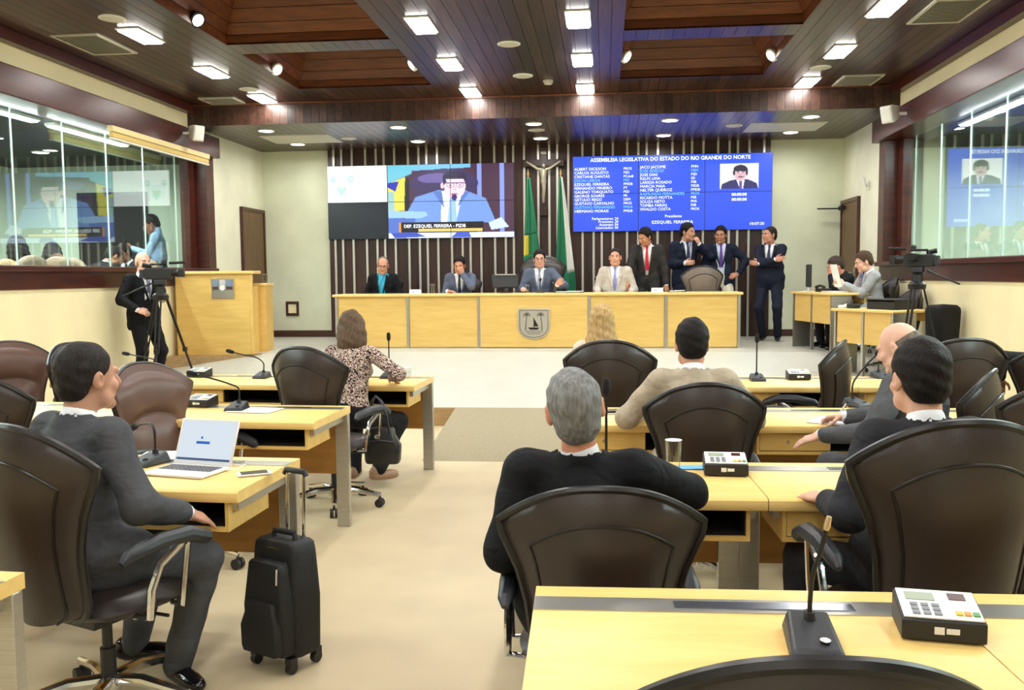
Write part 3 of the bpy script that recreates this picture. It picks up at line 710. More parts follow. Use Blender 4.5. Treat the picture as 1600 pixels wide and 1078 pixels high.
# ================================================================== PROPS
DT = .7875          # desk surface height
SURF = .79          # on the steel strip
m_paper = mat('paper', (245, 245, 242), 0.8)
m_blackgloss = mat('black_gloss', (14, 14, 16), 0.15)
def rot2(t, a): t.rotation_euler.z = R(a)
def make_mic(px, py, ang, label, neck=None, foam=True, tall=.42, bend=.06, z=DT, X=None, Y=None, back=False):
    if X is None: X, Y, _ = at(px, py, z=z)
    t = tag(empty('gooseneck_microphone', (X, Y, z), R(ang)), label, 'microphone', 'gooseneck microphones')
    b = MB(); w1, w2 = .062, .045
    b.raw([(-w1, -.085, 0), (w1, -.085, 0), (w1 * .9, .075, 0), (-w1 * .9, .075, 0), (-w1 * .85, -.075, .022), (w1 * .85, -.075, .022), (w2, .06, .05), (-w2, .06, .05)], [(3, 2, 1, 0), (4, 5, 6, 7), (0, 1, 5, 4), (1, 2, 6, 5), (2, 3, 7, 6), (3, 0, 4, 7)])
    b.build('base', m_dgrey, t, bevel=.008, seg=3)
    MB().lathe([(.012, 0), (.012, .004)], 12, c=(.02, -.045, .028)).build('talk_button', m_blackgloss, t)
    MB().lathe([(.014, .04), (.012, .06)], 12, c=(0, .03, 0)).build('socket', m_rubber, t)
    if neck is None: neck = [(0, .03, .05), (0, .03, .05 + tall * .5), (0, .03 - bend * .3, .05 + tall * .8), (0, .03 - bend, .05 + tall)]
    # smooth neck
    pts = [Vector(p) for p in neck]; sm = []
    for i in range(len(pts) - 1):
        p0 = pts[max(i - 1, 0)]; p1 = pts[i]; p2 = pts[i + 1]; p3 = pts[min(i + 2, len(pts) - 1)]
        for k in range(6):
            u = k / 6; sm.append(.5 * ((2 * p1) + (p2 - p0) * u + (2 * p0 - 5 * p1 + 4 * p2 - p3) * u * u + (3 * p1 - p0 - 3 * p2 + p3) * u ** 3))
    sm.append(pts[-1])
    MB().tube(sm, .0055, 8).build('gooseneck', m_blk, t)
    d = (sm[-1] - sm[-3]).normalized(); e = sm[-1]
    if not foam:
        MB().tube([e - d * .01, e, e + d * .022], [.006, .008, .006], 12).build('metal_tip', mat('tip_gold', (200, 176, 140), .3, .6), t); t.scale = (1, 1.25, 1); return t
    MB().tube([e - d * .01, e, e + d * .02, e + d * .05, e + d * .062], [.006, .014, .017, .016, .008], 12).build('foam_head', mat('foam_black', (18, 18, 19), .95), t)
    return t
lowneck = [(0, .03, .05), (-.0, .03, .12), (-.06, .03, .165), (-.16, .03, .185), (-.26, .03, .21)]
make_mic(1268, 1005, -4, 'gooseneck microphone with a metal-tipped neck on the nearest desk', [(0, .03, .05), (.005, .03, .14), (.022, .03, .20), (.035, .03, .26)], z=SURF, foam=False)
make_mic(947, 672, 0, 'tall black microphone rising in front of the person leaning back in black', tall=.30, bend=.0, X=at(947, 716, z=DT)[0] * 1.0, Y=3.62)
make_mic(1183, 594, 0, 'gooseneck microphone on the front row desk, silhouetted against the stage', tall=.25, bend=.0)
make_mic(1375, 590, 10, 'microphone half hidden by the writing person\'s brow on the front row', tall=.24, bend=.06)
make_mic(1338, 634, 30, 'microphone leaning towards the person who writes', [(0, .03, .05), (-.0, .03, .14), (.06, .0, .24), (.13, -.03, .32)])
make_mic(410, 590, 0, 'low microphone on the front row, bent towards the tripod', lowneck)
make_mic(607, 590, 0, 'upright microphone beside the patterned blouse', tall=.26, bend=.0)
make_mic(371, 640, 0, 'low microphone standing on white paper in the second row', [(0, .03, .05), (0, .03, .13), (-.06, .03, .16), (-.16, .03, .19), (-.28, .03, .22)])
make_mic(235, 724, -20, 'low microphone beside the white laptop', [(0, .03, .05), (0, .03, .14), (-.03, .04, .17), (-.10, .06, .165), (-.20, .1, .14)])
make_mic(195, 634, 10, 'grey microphone base near the chin of the person in dark grey', [(0, .03, .05), (0, .03, .12), (-.05, .05, .15), (-.13, .08, .15), (-.22, .12, .12)])
make_mic(240, 583, 0, 'microphone with its black tip above the empty chair', [(0, .03, .05), (0, .03, .11), (-.05, .03, .13), (-.16, .03, .15), (-.24, .03, .165)], z=DT)

def voting_box(px, py, ang, label, s=1.0):
    X, Y, _ = at(px, py, z=SURF)
    t = tag(empty('voting_terminal', (X, Y, SURF), R(ang)), label, 'voting terminal', 'voting terminals'); t.scale = (s, s, s)
    b = MB(); b.raw([(-.085, -.065, 0), (.085, -.065, 0), (.085, .065, 0), (-.085, .065, 0), (-.085, -.065, .045), (.085, -.065, .045), (.085, .065, .068), (-.085, .065, .068)], [(3, 2, 1, 0), (4, 5, 6, 7), (0, 1, 5, 4), (1, 2, 6, 5), (2, 3, 7, 6), (3, 0, 4, 7)])
    b.build('housing', m_rubber, t, bevel=.004)
    sl = math.atan2(.023, .13); Mx = Matrix.Translation((0, 0, .0575)) @ Matrix.Rotation(sl, 4, 'X')
    fp = MB().box(-.08, .08, -.06, .06, 0, .003, Mx).build('keypad_plate', m_white, t)
    MB().box(-.065, -.005, .012, .045, .003, .0045, Mx).build('display_window', mat('lcd', (150, 160, 140), .3), fp)
    MB().box(.025, .06, .02, .048, .003, .0045, Mx).build('red_window', mat('dark_red', (60, 10, 12), .3), fp)
    for i in range(3):
        for j in range(3): MB().box(-.06 + i * .022, -.045 + i * .022, -.05 + j * .018, -.039 + j * .018, .003, .006, Mx).build('key', mat('key_grey', (130, 134, 140), .5), fp)
    for i, c in enumerate(((196, 178, 60), (200, 140, 60), (90, 150, 90))): MB().box(.028 + i * .017, .041 + i * .017, -.045, -.03, .003, .006, Mx).build('vote_key', mat('vote_key_%d' % i, c, .5), fp)
    MB().box(-.02, .0, -.0665, -.0651, .016, .032).box(.004, .03, -.0665, -.0651, .018, .030).build('badge', m_white, t)
    return t
voting_box(1465, 985, -8, 'black voting terminal with a white keypad on the nearest desk', 1.05)
voting_box(1133, 738, -3, 'voting terminal beside the water glass on the third row', 1.05)
voting_box(1247, 592, 0, 'voting terminal on the front row, against the pale stage')
voting_box(312, 588, -6, 'voting terminal on the front row near the camera tripod')
voting_box(315, 634, -10, 'voting terminal near the white paper in the second row')

def tumbler(px, py, label, h=.12, z=SURF):
    X, Y, _ = at(px, py, z=z); t = tag(empty('water_glass', (X, Y, z)), label, 'glass', 'water glasses'); glass_parts(t, h); return t
tumbler(1052, 744, 'clear water glass beside the voting terminal on the third row', .15)
tumbler(637, 591, 'small plastic cup on the desk end beside the patterned blouse', .09)
tumbler(166, 628, 'water glass at the chin of the person in dark grey', .13)

# papers, phones, laptop
def sheet(px, py, w, h, ang, label, m=None, z=DT, cat='paper', n=1, name='paper_sheet'):
    X, Y, _ = at(px, py, z=z); t = tag(empty(name, (X, Y, z), R(ang)), label, cat, 'papers on the desks')
    for i in range(n): box('sheet', m or m_paper, -w / 2 + .004 * (i % 2), w / 2 + .004 * (i % 2), -h / 2 - .003 * (i % 3), h / 2 - .003 * (i % 3), .0006 + i * .0016, .0018 + i * .0016, parent=t)
    return t
sheet(398, 641, .30, .21, -8, 'white sheets under the low microphone in the second row', n=2)
sheet(268, 712, .28, .20, 12, 'white papers behind the laptop beside the low microphone', n=3)
sheet(1300, 657, .21, .29, -30, 'white sheet being written on at the second row', n=2)
sheet(1082, 730, .16, .08, 6, 'light blue slip beside the water glass on the third row', mat('paper_blue', (110, 170, 215), .6), z=SURF)
sheet(172, 618, .26, .18, 4, 'pale papers in the second row behind the chin of the person in dark grey', n=2, z=SURF)
def phone(px, py, ang, label, c=(30, 30, 34)):
    X, Y, _ = at(px, py, z=DT); t = tag(empty('smartphone', (X, Y, DT), R(ang)), label, 'phone', 'smartphones on the desks')
    box('case', mat('phone_case', (225, 225, 225), .3, .3), -.036, .036, -.07, .07, 0, .008, parent=t, bevel=.003); box('screen', m_blackgloss, -.032, .032, -.055, .055, .0081, .0092, parent=t)
phone(397, 741, -62, 'smartphone lying beside the laptop near the suitcase handle')
phone(960, 646, -75, 'smartphone lying beside the beige jacket\'s sleeve')
lx, ly, _ = at(298, 737, z=DT)
lp = tag(empty('laptop', (lx - .01, ly, DT), R(-12)), 'open white laptop with a bright page on its screen', 'laptop')
box('keyboard_base', mat('laptop_alu', (222, 222, 222), .35, .3), -.15, .15, -.115, .09, .0, .013, parent=lp, bevel=.004)
kb = MB()
for i in range(12):
    for j in range(4): kb.box(-.132 + i * .0222, -.132 + i * .0222 + .018, -.03 + j * .024, -.03 + j * .024 + .019, .0131, .0148)
tag(kb.build('keys', mat('key_dark', (92, 92, 96), .5), lp), kind='stuff')
box('trackpad', mat('trackpad', (200, 200, 202), .4), -.05, .05, -.105, -.045, .0131, .0137, parent=lp)
Mt = Matrix.Translation((0, .09, .012)) @ Matrix.Rotation(R(-22), 4, 'X')
lid = MB().box(-.15, .15, 0, .008, 0, .205, Mt).build('lid', _M['laptop_alu'], lp, bevel=.003)
MB().box(-.138, .138, -.0012, -.0002, .016, .195, Mt).build('screen', emat('laptop_screen', (226, 236, 246), .95), lid)
MB().box(-.05, .02, -.0022, -.0013, .092, .104, Mt).box(-.03, -.02, -.0022, -.0013, .115, .125, Mt).build('page_logo', emat('laptop_logo', (70, 120, 210), .8), lid)
MB().box(-.138, .138, -.0022, -.0013, .018, .028, Mt).build('dock_bar', emat('laptop_dock', (90, 110, 150), .7), lid)
cb = MB().tube([(.15, .05, .006), (.19, .07, .006), (.21, .11, .02), (.18, .15, .004), (.1, .17, .003)], .003, 6).build('charger_cable', m_white, lp)

# ---- suitcase -----------------------------------------------------
sx_, sy_ = at(442, 1025, z=.05)[:2]
m_ny = mat('black_nylon', (21, 21, 23), 0.7, var=.15, vscale=30, bump=.3, bscale=90)
sc = tag(empty('trolley_suitcase', (sx_, sy_ + .06, 0), R(-26)), 'black wheeled trolley case with its handle raised in the aisle', 'suitcase'); sc.scale = (.88, .88, .92)
def rbox(mb, cx, cy, z0, z1, hx, hy, r=.05, n=5, taper=1.0, bulge=0):
    ring = []
    for q, (sx2, sy2) in enumerate(((1, 1), (-1, 1), (-1, -1), (1, -1))):
        for k in range(n + 1):
            a = math.pi / 2 * (q + k / n); ring.append((sx2 * (hx - r) + r * math.cos(a), sy2 * (hy - r) + r * math.sin(a)))
    N = len(ring); lv = [(z0, .93), (z0 + .02, 1), ((z0 + z1) / 2, 1 + bulge), (z1 - .05, taper), (z1 - .012, taper * .95), (z1, taper * .85)]
    vs = [(cx + x * s, cy + y * s, z) for z, s in lv for x, y in ring]
    fs = [(i * N + k, i * N + (k + 1) % N, (i + 1) * N + (k + 1) % N, (i + 1) * N + k) for i in range(len(lv) - 1) for k in range(N)]
    fs += [tuple(reversed(range(N))), tuple((len(lv) - 1) * N + k for k in range(N))]
    mb.raw(vs, fs)
b = MB(); rbox(b, 0, .0, .07, .58, .155, .085, .04, taper=.93, bulge=.03); b.build('main_body', m_ny, sc, ang=50)
b = MB(); rbox(b, -.0, -.105, .09, .50, .135, .045, .03, taper=.85, bulge=.04); fp = b.build('front_pocket', m_ny, sc, ang=50)
b = MB(); rbox(b, 0, -.155, .10, .33, .12, .03, .02, taper=.8, bulge=.03); b.build('lower_pocket', m_ny, sc, ang=50)
MB().tube([(-.12, -.06, .53), (0, -.08, .555), (.12, -.06, .53)], .004, 6).tube([(.1, -.15, .49), (.1, -.155, .42)], .005, 6).build('zipper', m_chrome, fp)
MB().tube([(-.07, 0, .575), (-.065, 0, .61), (.065, 0, .61), (.07, 0, .575)], .014, 8).build('top_grip', m_ny, sc)
for sx2 in (-.055, .055): MB().tube([(sx2, .07, .55), (sx2, .075, .70), (sx2, .08, .86)], [.009, .009, .007], 8).build('telescopic_tube', m_chrome, sc)
MB().tube([(-.07, .08, .855), (-.06, .08, .875), (.06, .08, .875), (.07, .08, .855)], .014, 8).build('pull_handle', m_rubber, sc)
for sx2 in (-.115, .115):
    for sy2 in (-.09, .07):
        MB().box(sx2 - .02, sx2 + .02, sy2 - .02, sy2 + .02, .045, .075).tube([(sx2 - .014, sy2, .0285), (sx2 + .014, sy2, .0285)], .028, 12).build('wheel', m_rubber, sc)

# ---- handbag on the chair arm -------------------------------------
hx_, hy_, hz_ = at(598, 690, Y=6.14)
hb = tag(empty('handbag', (hx_, hy_, hz_ - .15)), 'black leather handbag hanging from a chair arm', 'handbag')
m_bag = mat('black_leather', (26, 26, 28), .32, var=.1, vscale=14, bump=.2, bscale=30)
b = MB(); rbox(b, 0, 0, .0, .25, .125, .065, .045, taper=.72, bulge=.05); b.build('bag_body', m_bag, hb, ang=60)
for yy in (-.045, .045):
    MB().tube([(-.075, yy, .22), (-.085, yy * .6, .34), (-.07, yy * .3, .44), (-.045, yy * .2, .475), (-.01, yy * .3, .44), (.04, yy * .6, .34), (.06, yy, .22)], .0085, 8).build('strap', m_bag, hb)
MB().tube([(-.10, -.07, .16), (0, -.085, .175), (.10, -.07, .16)], .006, 6).build('seam', m_pipe, hb); MB().lathe([(.016, 0), (.016, .006)], 12, M=Matrix.Translation((-.02, -.083, .20)) @ Matrix.Rotation(R(90), 4, 'X')).build('clasp', m_chrome, hb)

# ---- tripod video cameras ------------------------------------------
def video_camera(x, y, z, h, cam_ang, label_t, label_c, legang, spread=.36, black=True, view=0):
    t = tag(empty('camera_tripod', (x, y, z)), label_t, 'tripod', 'camera tripods')
    apex = h - .32
    for k in range(3):
        a = legang + 2 * math.pi * k / 3; d = Vector((math.cos(a), math.sin(a), 0)); q = Vector((-d.y, d.x, 0))
        top = d * .06 + Vector((0, 0, apex)); bot = d * spread + Vector((0, 0, .02)); mid = top.lerp(bot, .52)
        l = MB()
        for o in (-.022, .022): l.tube([top + q * o, mid + q * o], .010, 8)
        l.tube([mid.lerp(top, .15), bot], .013, 8); l.box(mid.x - .02, mid.x + .02, mid.y - .02, mid.y + .02, mid.z - .02, mid.z + .03)
        lg = l.build('leg', m_blk, t); MB().ell(tuple(bot), (.022, .022, .02), 10, 6).build('rubber_foot', m_rubber, lg)
    MB().lathe([(.085, apex - .03), (.09, apex + .02), (.06, apex + .05), (.05, apex + .12), (.07, apex + .14)], 16).build('crown', m_blk, t)
    ca = R(cam_ang); Mz = Matrix.Rotation(ca, 4, 'Z')
    MB().box(-.055, .055, -.06, .06, apex + .14, apex + .20, Mz).build('fluid_head', m_dgrey, t, bevel=.008)
    pb = Mz @ Vector((.06, -.08, apex + .16)); pe = Mz @ Vector((.11, -.38, apex + .02)); MB().tube([pb, pe], .009, 8).build('pan_bar', m_blk, t)
    c = tag(empty('video_camera', (x, y, z + apex + .201), ca), label_c, 'video camera', 'video cameras on tripods')   # lens towards +y
    box('camera_body', m_rubber, -.06, .06, -.20, .16, .0, .15, parent=c, bevel=.012)
    MB().tube([(0, .16, .085), (0, .22, .085), (0, .25, .085)], [.045, .05, .06], 16).build('lens', m_blk, c)
    MB().box(-.075, .075, .25, .33, .03, .14).build('lens_hood', m_rubber, c, bevel=.01)
    MB().tube([(0, .10, .15), (0, .09, .20), (0, -.12, .20), (0, -.14, .15)], .014, 8).build('carry_handle', m_rubber, c)
    MB().tube([(-.06, .12, .215), (-.06, .34, .225)], .019, 10).build('shotgun_microphone', m_blk, c)
    MB().tube([(.02, -.10, .17), (.03, -.22, .19)], [.024, .03], 12).build('viewfinder', m_blk, c)
    MB().box(-.062, -.20, -.02, .10, .08, .16).build('flip_screen', m_blk, c, bevel=.004)
    MB().lathe([(.035, 0), (.04, .03), (.03, .05)], 14, c=(.02, .06, .215)).build('top_light', m_dgrey, c)
    box('battery', m_dgrey, -.05, .05, -.26, -.20, .02, .13, parent=c, bevel=.006)
    c.scale = (.85, .8, .85)
    return t, c
video_camera(-4.97, 9.64, .228, 1.50, -70, 'black tripod in front of the maple lectern', 'black video camera in the hands of its operator', R(-78), .42)
video_camera(3.20, 9.62, .222, 1.57, 58, 'black tripod before the black cloth cover', 'unattended video camera in front of the clerks side glass', R(100), .34)
# black cover over equipment behind the tripod
bc = tag(empty('equipment_cover', (3.50, 9.72, .245)), 'black cloth cover draped over a stand against the yellow wall', 'cover')
def cov(a, b):
    th = 2 * math.pi * a; dome = math.cos(max(0, (b - .78) / .22) * math.pi / 2) ** .45 if b < .999 else 0.0
    zz = min(b, .78) / .78 * .96 + (math.sin(max(0, (b - .78) / .22) * math.pi / 2) * .08)
    fold = 1 + .06 * math.sin(th * 6 + 1) * (1 - b)
    return ((.13 + .06 * b) * dome * fold * math.cos(th), (.10 + .03 * b) * dome * fold * math.sin(th), zz)
MB().grid(cov, 28, 14).build('cloth', mat('black_cloth', (22, 22, 23), .9), bc, ang=70)
MB().tube([(0, 0, 0), (0, 0, 1.0)], .02).build('stand_pole', m_blk, bc)

# ---- flags ----------------------------------------------------------
def flag(x, y, label, cols, zt=3.16):
    t = tag(empty('flag', (x, y, PLAT)), label, 'flag', 'flags behind the presiding desk')
    h = zt - PLAT
    MB().lathe([(.14, 0), (.14, .02), (.03, .04), (.03, .06)], 20).build('stand', m_steel, t)
    MB().tube([(0, 0, .03), (0, 0, h)], .014, 10).build('pole', mat('pole_brass', (196, 170, 110), .3, .8), t)
    MB().lathe([(.008, h), (.022, h + .04), (.0, h + .12)], 10).build('finial', _M['pole_brass'], t)
    def fl(a, b):   # hanging cloth: narrow at the top, folded and wide below
        z = h - .02 - b * 1.88; wdt = .05 + .27 * min(1, b * 1.15) ** .9
        u = (a - .35) * wdt
        return (u + .03 * b, -.03 - .05 * math.sin(a * 11 + b * 2) * (.3 + b) * .6 - .02 * b, z - .08 * (1 - a) * b)
    parts = cols
    for (a0, a1, b0, b1, m, nm) in parts:
        g = MB(); g.grid(lambda a, b: fl(a0 + (a1 - a0) * a, b0 + (b1 - b0) * b), 24, 24)
        o = g.build(nm, m, t, ang=80); md = o.modifiers.new('thick', 'SOLIDIFY'); md.thickness = .004
m_fg = mat('flag_green', (34, 116, 80), .75); m_fw = mat('flag_white', (222, 222, 212), .75); m_fy = mat('flag_yellow', (226, 200, 60), .75)
flag(-1.19, 14.16, 'green flag with a patch of yellow hanging on a pole', [(0, 1, 0, .46, m_fg, 'cloth'), (.28, 1, .46, .62, m_fg, 'cloth'), (0, .28, .46, .62, m_fy, 'yellow_field'), (0, 1, .62, 1, m_fg, 'cloth')])
flag(-.68, 14.16, 'green and white flag hanging on a pole beside the blue video wall', [(0, .62, 0, 1, m_fg, 'cloth'), (.62, 1, 0, .78, m_fw, 'white_field'), (.62, 1, .78, 1, m_fg, 'cloth')])

# ---- crucifix --------------------------------------------------------
cx = tag(empty('crucifix', (-.965, YB - .128, 2.57)), 'dark wooden crucifix with a bronze figure between the video walls', 'crucifix')
m_cw = wood('cross_wood', (40, 24, 20), (56, 34, 28), (6, 6, 1), .45)
box('upright', m_cw, -.055, .055, -.035, .035, 0, 1.08, parent=cx, bevel=.006)
box('crossbar', m_cw, -.33, .33, -.034, .034, .78, .89, parent=cx, bevel=.006)
cr = MB()
cr.tube([(0, -.06, .20), (0, -.075, .30), (.01, -.085, .42), (0, -.07, .54)], [.018, .026, .032, .042], 10)
cr.tube([(0, -.07, .52), (0, -.068, .60), (0, -.07, .70), (0, -.072, .74)], [.05, .046, .06, .034], 12)
for s in (-1, 1): cr.tube([(0, -.07, .71), (s * .10, -.06, .74), (s * .19, -.055, .80), (s * .25, -.05, .84), (s * .275, -.05, .85)], [.033, .025, .02, .016, .016], 8)
cr.ell((.008, -.085, .785), (.028, .032, .038), 12, 8)
cr.build('figure', mat('bronze_pale', (168, 160, 136), .45, .35), cx, ang=80)
MB().ell((0, -.075, .53), (.05, .035, .045), 12, 8).build('loincloth', mat('bronze_light', (176, 168, 146), .5, .3), cx)
box('scroll', mat('scroll_pale', (190, 180, 150), .6), -.045, .045, -.042, -.0355, .97, 1.01, parent=cx)

# ---- things on the presiding desk -------------------------------------
ZD = PLAT + .7525
def dais_monitor(x, y, ang, label):
    t = tag(empty('desktop_monitor', (x, y, ZD), R(ang)), label, 'monitor')
    MB().box(-.09, .09, -.07, .07, 0, .014).tube([(0, .0, .01), (0, .03, .06), (0, .03, .12)], .022, 8).build('stand', m_rubber, t, bevel=.004)
    MB().box(-.19, .19, -.025, .025, .0, .20, Matrix.Translation((0, .02, .07)) @ Matrix.Rotation(R(-14), 4, 'X')).build('casing', m_rubber, t, bevel=.012)
    MB().box(-.15, .15, .020, .045, .205, .225, Matrix.Translation((0, .0, .045))).build('top_cover', mat('silver_plastic', (150, 152, 156), .4), t)
dais_monitor(at(790, 445, Y=12.72)[0], 12.72, 12, 'low black monitor seen from behind between the seated people')
def gg(px, y, label, h=.11):
    t = tag(empty('water_glass', (at(px, 455, Y=y)[0], y, ZD)), label, 'glass', 'water glasses'); glass_parts(t, h)
gg(824, 12.55, 'water glass in front of the blue-grey suit'); gg(676, 12.6, 'water glass beside the fist-resting person', .13)
def namecard(px, label, w=.16):
    t = tag(empty('name_card', (at(px, 456, Y=12.5)[0], 12.5, ZD)), label, 'name card', 'name cards on the presiding desk')
    MB().raw([(-w / 2, -.03, 0), (w / 2, -.03, 0), (w / 2, 0, .06), (-w / 2, 0, .06), (-w / 2, .03, 0), (w / 2, .03, 0)], [(0, 1, 2, 3), (3, 2, 5, 4), (0, 3, 4), (1, 5, 2), (0, 4, 5, 1)]).build('folded_card', m_paper, t, smooth=False)
    MB().box(-w * .3, -w * .05, -.019, -.0185, .02, .03).build('print', m_dgrey, t)
namecard(649, 'white folded name card beside the cyan shirt'); namecard(1027, 'white folded name card beside the red tie')
for px, w_, l in ((889, .42, 'open folders under the gesturing hand'), (1057, .24, 'white papers near the empty taupe chair on the long desk')):
    X = at(px, 456, Y=12.62)[0]; t = tag(empty('document_stack', (X, 12.62, ZD)), l, 'papers', 'documents on the presiding desk')
    box('folder', m_dgrey, -w_ / 2, w_ / 2, -.12, .12, 0, .008, parent=t, bevel=.002); box('sheet', m_paper, -w_ / 2 + .03, w_ / 2 - .06, -.10, .11, .0085, .016, parent=t); box('sheet', m_paper, -.02, w_ / 2 - .01, -.11, .09, .0165, .022, parent=t)
make_mic(0, 0, 180, 'thin microphone in front of the blue-grey suit', tall=.12, bend=.05, z=ZD, X=-.90, Y=12.62)

# ---- things on the clerk desks -----------------------------------------
zc2, zc1 = .62 + .7515, .46 + .7515
mt = tag(empty('flat_monitor', (2.70, 12.28, zc2), R(-8)), 'thin upright monitor seen nearly edge-on on the clerk desk', 'monitor')
box('foot', m_white, -.07, .07, -.10, .10, 0, .012, parent=mt); MB().tube([(0, 0, .01), (0, 0, .1)], .012).build('neck', m_white, mt); box('panel', m_rubber, -.022, .022, -.21, .21, .06, .36, parent=mt, bevel=.006)
ph = tag(empty('desk_telephone', (2.86, 12.10, zc2), R(20)), 'black desk telephone behind the white papers', 'telephone')
box('body', m_rubber, -.08, .08, -.09, .09, 0, .045, parent=ph, bevel=.01); MB().tube([(-.06, -.09, .06), (-.06, 0, .085), (-.06, .09, .06)], [.022, .013, .022], 8).build('handset', m_rubber, ph)
t = tag(empty('paper_stack', (2.90, 11.70, zc2), R(10)), 'thick stack of white papers before the clerk in the grey suit', 'papers', 'documents on the clerk desks')
for i in range(4): box('sheet', m_paper, -.11 - .004 * i, .11 - .004 * i, -.16, .16 - .006 * i, .004 * i + .0005, .004 * i + .0035, parent=t)
t = tag(empty('document_tray', (3.14, 10.30, zc1), R(-62)), 'black document tray with a flat top on the near clerk desk', 'tray')
box('tray_base', m_rubber, -.20, .20, -.13, .17, 0, .012, parent=t); MB().box(-.20, -.19, -.13, .17, .012, .10).box(.19, .20, -.13, .17, .012, .10).box(-.19, .19, .16, .17, .012, .10).box(-.19, .19, -.13, -.12, .012, .085).build('tray_wall', m_rubber, t); box('tray_lid', m_dgrey, -.205, .205, -.135, .175, .10, .115, parent=t, bevel=.004)
t = tag(empty('water_glass', (2.98, 10.50, zc1)), 'water glass on the near clerk desk', 'glass', 'water glasses'); glass_parts(t, .13)
t = tag(empty('desk_device', (2.84, 10.62, zc1), R(40)), 'small black device beside white papers on the near clerk desk', 'device'); box('body', m_rubber, -.05, .05, -.06, .06, 0, .05, parent=t, bevel=.008); MB().tube([(0, .03, .05), (.02, .03, .09)], .012, 8).build('knob', m_dgrey, t)
t = tag(empty('folded_papers', (2.80, 10.78, zc1), R(25)), 'crumpled white papers at the end of the near clerk desk', 'papers', 'documents on the clerk desks'); box('sheet', m_paper, -.08, .08, -.05, .05, 0, .03, parent=t, bevel=.01); box('sheet', m_paper, -.03, .10, -.07, .0, .031, .045, parent=t, bevel=.006)

# ================================================================== VIDEO WALLS
def raster(Wp, Hp, draw):
    yy, xx = np.mgrid[0:Hp, 0:Wp]; x = xx / (Wp - 1); y = yy / (Hp - 1)
    img = np.zeros((Hp, Wp, 3)); draw(img, x, y); return img
def put(img, mask, c): img[mask] = np.array(c) / 255.0
def poly(x, y, pts):
    m = np.zeros(x.shape, bool); n = len(pts); j = n - 1
    for i in range(n):
        xi, yi = pts[i]; xj, yj = pts[j]
        m ^= ((yi > y) != (yj > y)) & (x < (xj - xi) * (y - yi) / (yj - yi + 1e-12) + xi); j = i
    return m
def el(x, y, cx, cy, rx, ry): return ((x - cx) / rx) ** 2 + ((y - cy) / ry) ** 2 < 1
def draw_speaker(img, x, y):
    put(img, x > -1, (70, 44, 66))
    for a in (.71, .89): put(img, (x > a) & (x < a + .035), (130, 150, 235))
    put(img, poly(x, y, [(.20, 0), (.66, 0), (.66, .05), (.2, .08)]), (110, 180, 225))
    put(img, poly(x, y, [(0, 0), (.21, 0), (.19, .12), (0, .25)]), (105, 185, 205))
    put(img, poly(x, y, [(0, .25), (.14, .16), (.15, .62), (0, .62)]), (216, 206, 80)); put(img, poly(x, y, [(0, .24), (.09, .22), (.06, .36), (.0, .30)]), (40, 45, 170)); put(img, poly(x, y, [(.0, .36), (.05, .36), (.05, .62), (0, .62)]), (150, 190, 190)); put(img, poly(x, y, [(.14, .16), (.17, .2), (.17, .62), (.13, .62)]), (24, 24, 40))
    put(img, el(x, y, .45, .26, .27, .20), (62, 48, 92)); put(img, el(x, y, .40, .19, .16, .07), (104, 92, 150)); put(img, poly(x, y, [(.18, .25), (.72, .25), (.68, .45), (.22, .45)]), (58, 46, 88))
    put(img, poly(x, y, [(.16, .62), (.22, .44), (.40, .35), (.62, .36), (.78, .47), (.86, .80), (.14, .80)]), (112, 148, 214))
    put(img, poly(x, y, [(.43, .36), (.60, .37), (.54, .80), (.42, .80)]), (232, 240, 255)); put(img, poly(x, y, [(.495, .44), (.54, .44), (.55, .80), (.47, .80)]), (150, 190, 240))
    put(img, poly(x, y, [(.36, .37), (.43, .36), (.45, .60)]), (84, 116, 186)); put(img, poly(x, y, [(.60, .37), (.65, .38), (.55, .60)]), (84, 116, 186))
    put(img, el(x, y, .535, .30, .085, .17), (232, 204, 214)); put(img, el(x, y, .435, .29, .015, .04), (222, 186, 196))
    put(img, el(x, y, .535, .175, .095, .085) & (y < .20), (42, 36, 70)); put(img, poly(x, y, [(.44, .2), (.46, .14), (.47, .25), (.445, .28)]), (42, 36, 70)); put(img, poly(x, y, [(.60, .14), (.63, .2), (.625, .28), (.612, .22)]), (42, 36, 70))
    put(img, (np.abs(y - .255) < .007) & (x > .465) & (x < .615), (96, 84, 130)); put(img, (el(x, y, .50, .285, .030, .036) & ~el(x, y, .50, .285, .026, .028)) | (el(x, y, .575, .285, .030, .036) & ~el(x, y, .575, .285, .026, .028)), (110, 98, 140)); put(img, el(x, y, .50, .285, .008, .010) | el(x, y, .575, .285, .008, .010), (84, 60, 84)); put(img, poly(x, y, [(.535, .29), (.548, .355), (.524, .355)]), (210, 176, 188)); put(img, el(x, y, .53, .405, .03, .012), (190, 110, 130)); put(img, el(x, y, .53, .45, .022, .045), (50, 40, 110))
    put(img, poly(x, y, [(0, .62), (.30, .64), (.32, .69), (.26, .73), (0, .72)]), (150, 190, 232)); put(img, poly(x, y, [(0, .72), (.22, .73), (.18, .95), (0, .95)]), (80, 110, 190))
    put(img, poly(x, y, [(.80, .80), (.90, .73), (.96, .86), (.82, .90)]), (196, 214, 240))
    put(img, y > .93, (210, 224, 250)); put(img, poly(x, y, [(0.02, .93), (.2, .91), (.3, .98), (.05, 1)]), (60, 80, 180)); put(img, poly(x, y, [(.55, .92), (.64, .9), (.66, 1), (.5, 1)]), (70, 90, 190))
    put(img, (x > .085) & (x < .76) & (y > .785) & (y < .92), (22, 18, 24)); put(img, (x > .085) & (x < .10) & (y > .785) & (y < .92), (220, 140, 50)); put(img, (x > .24) & (x < .75) & (y > .872) & (y < .915), (236, 196, 110))
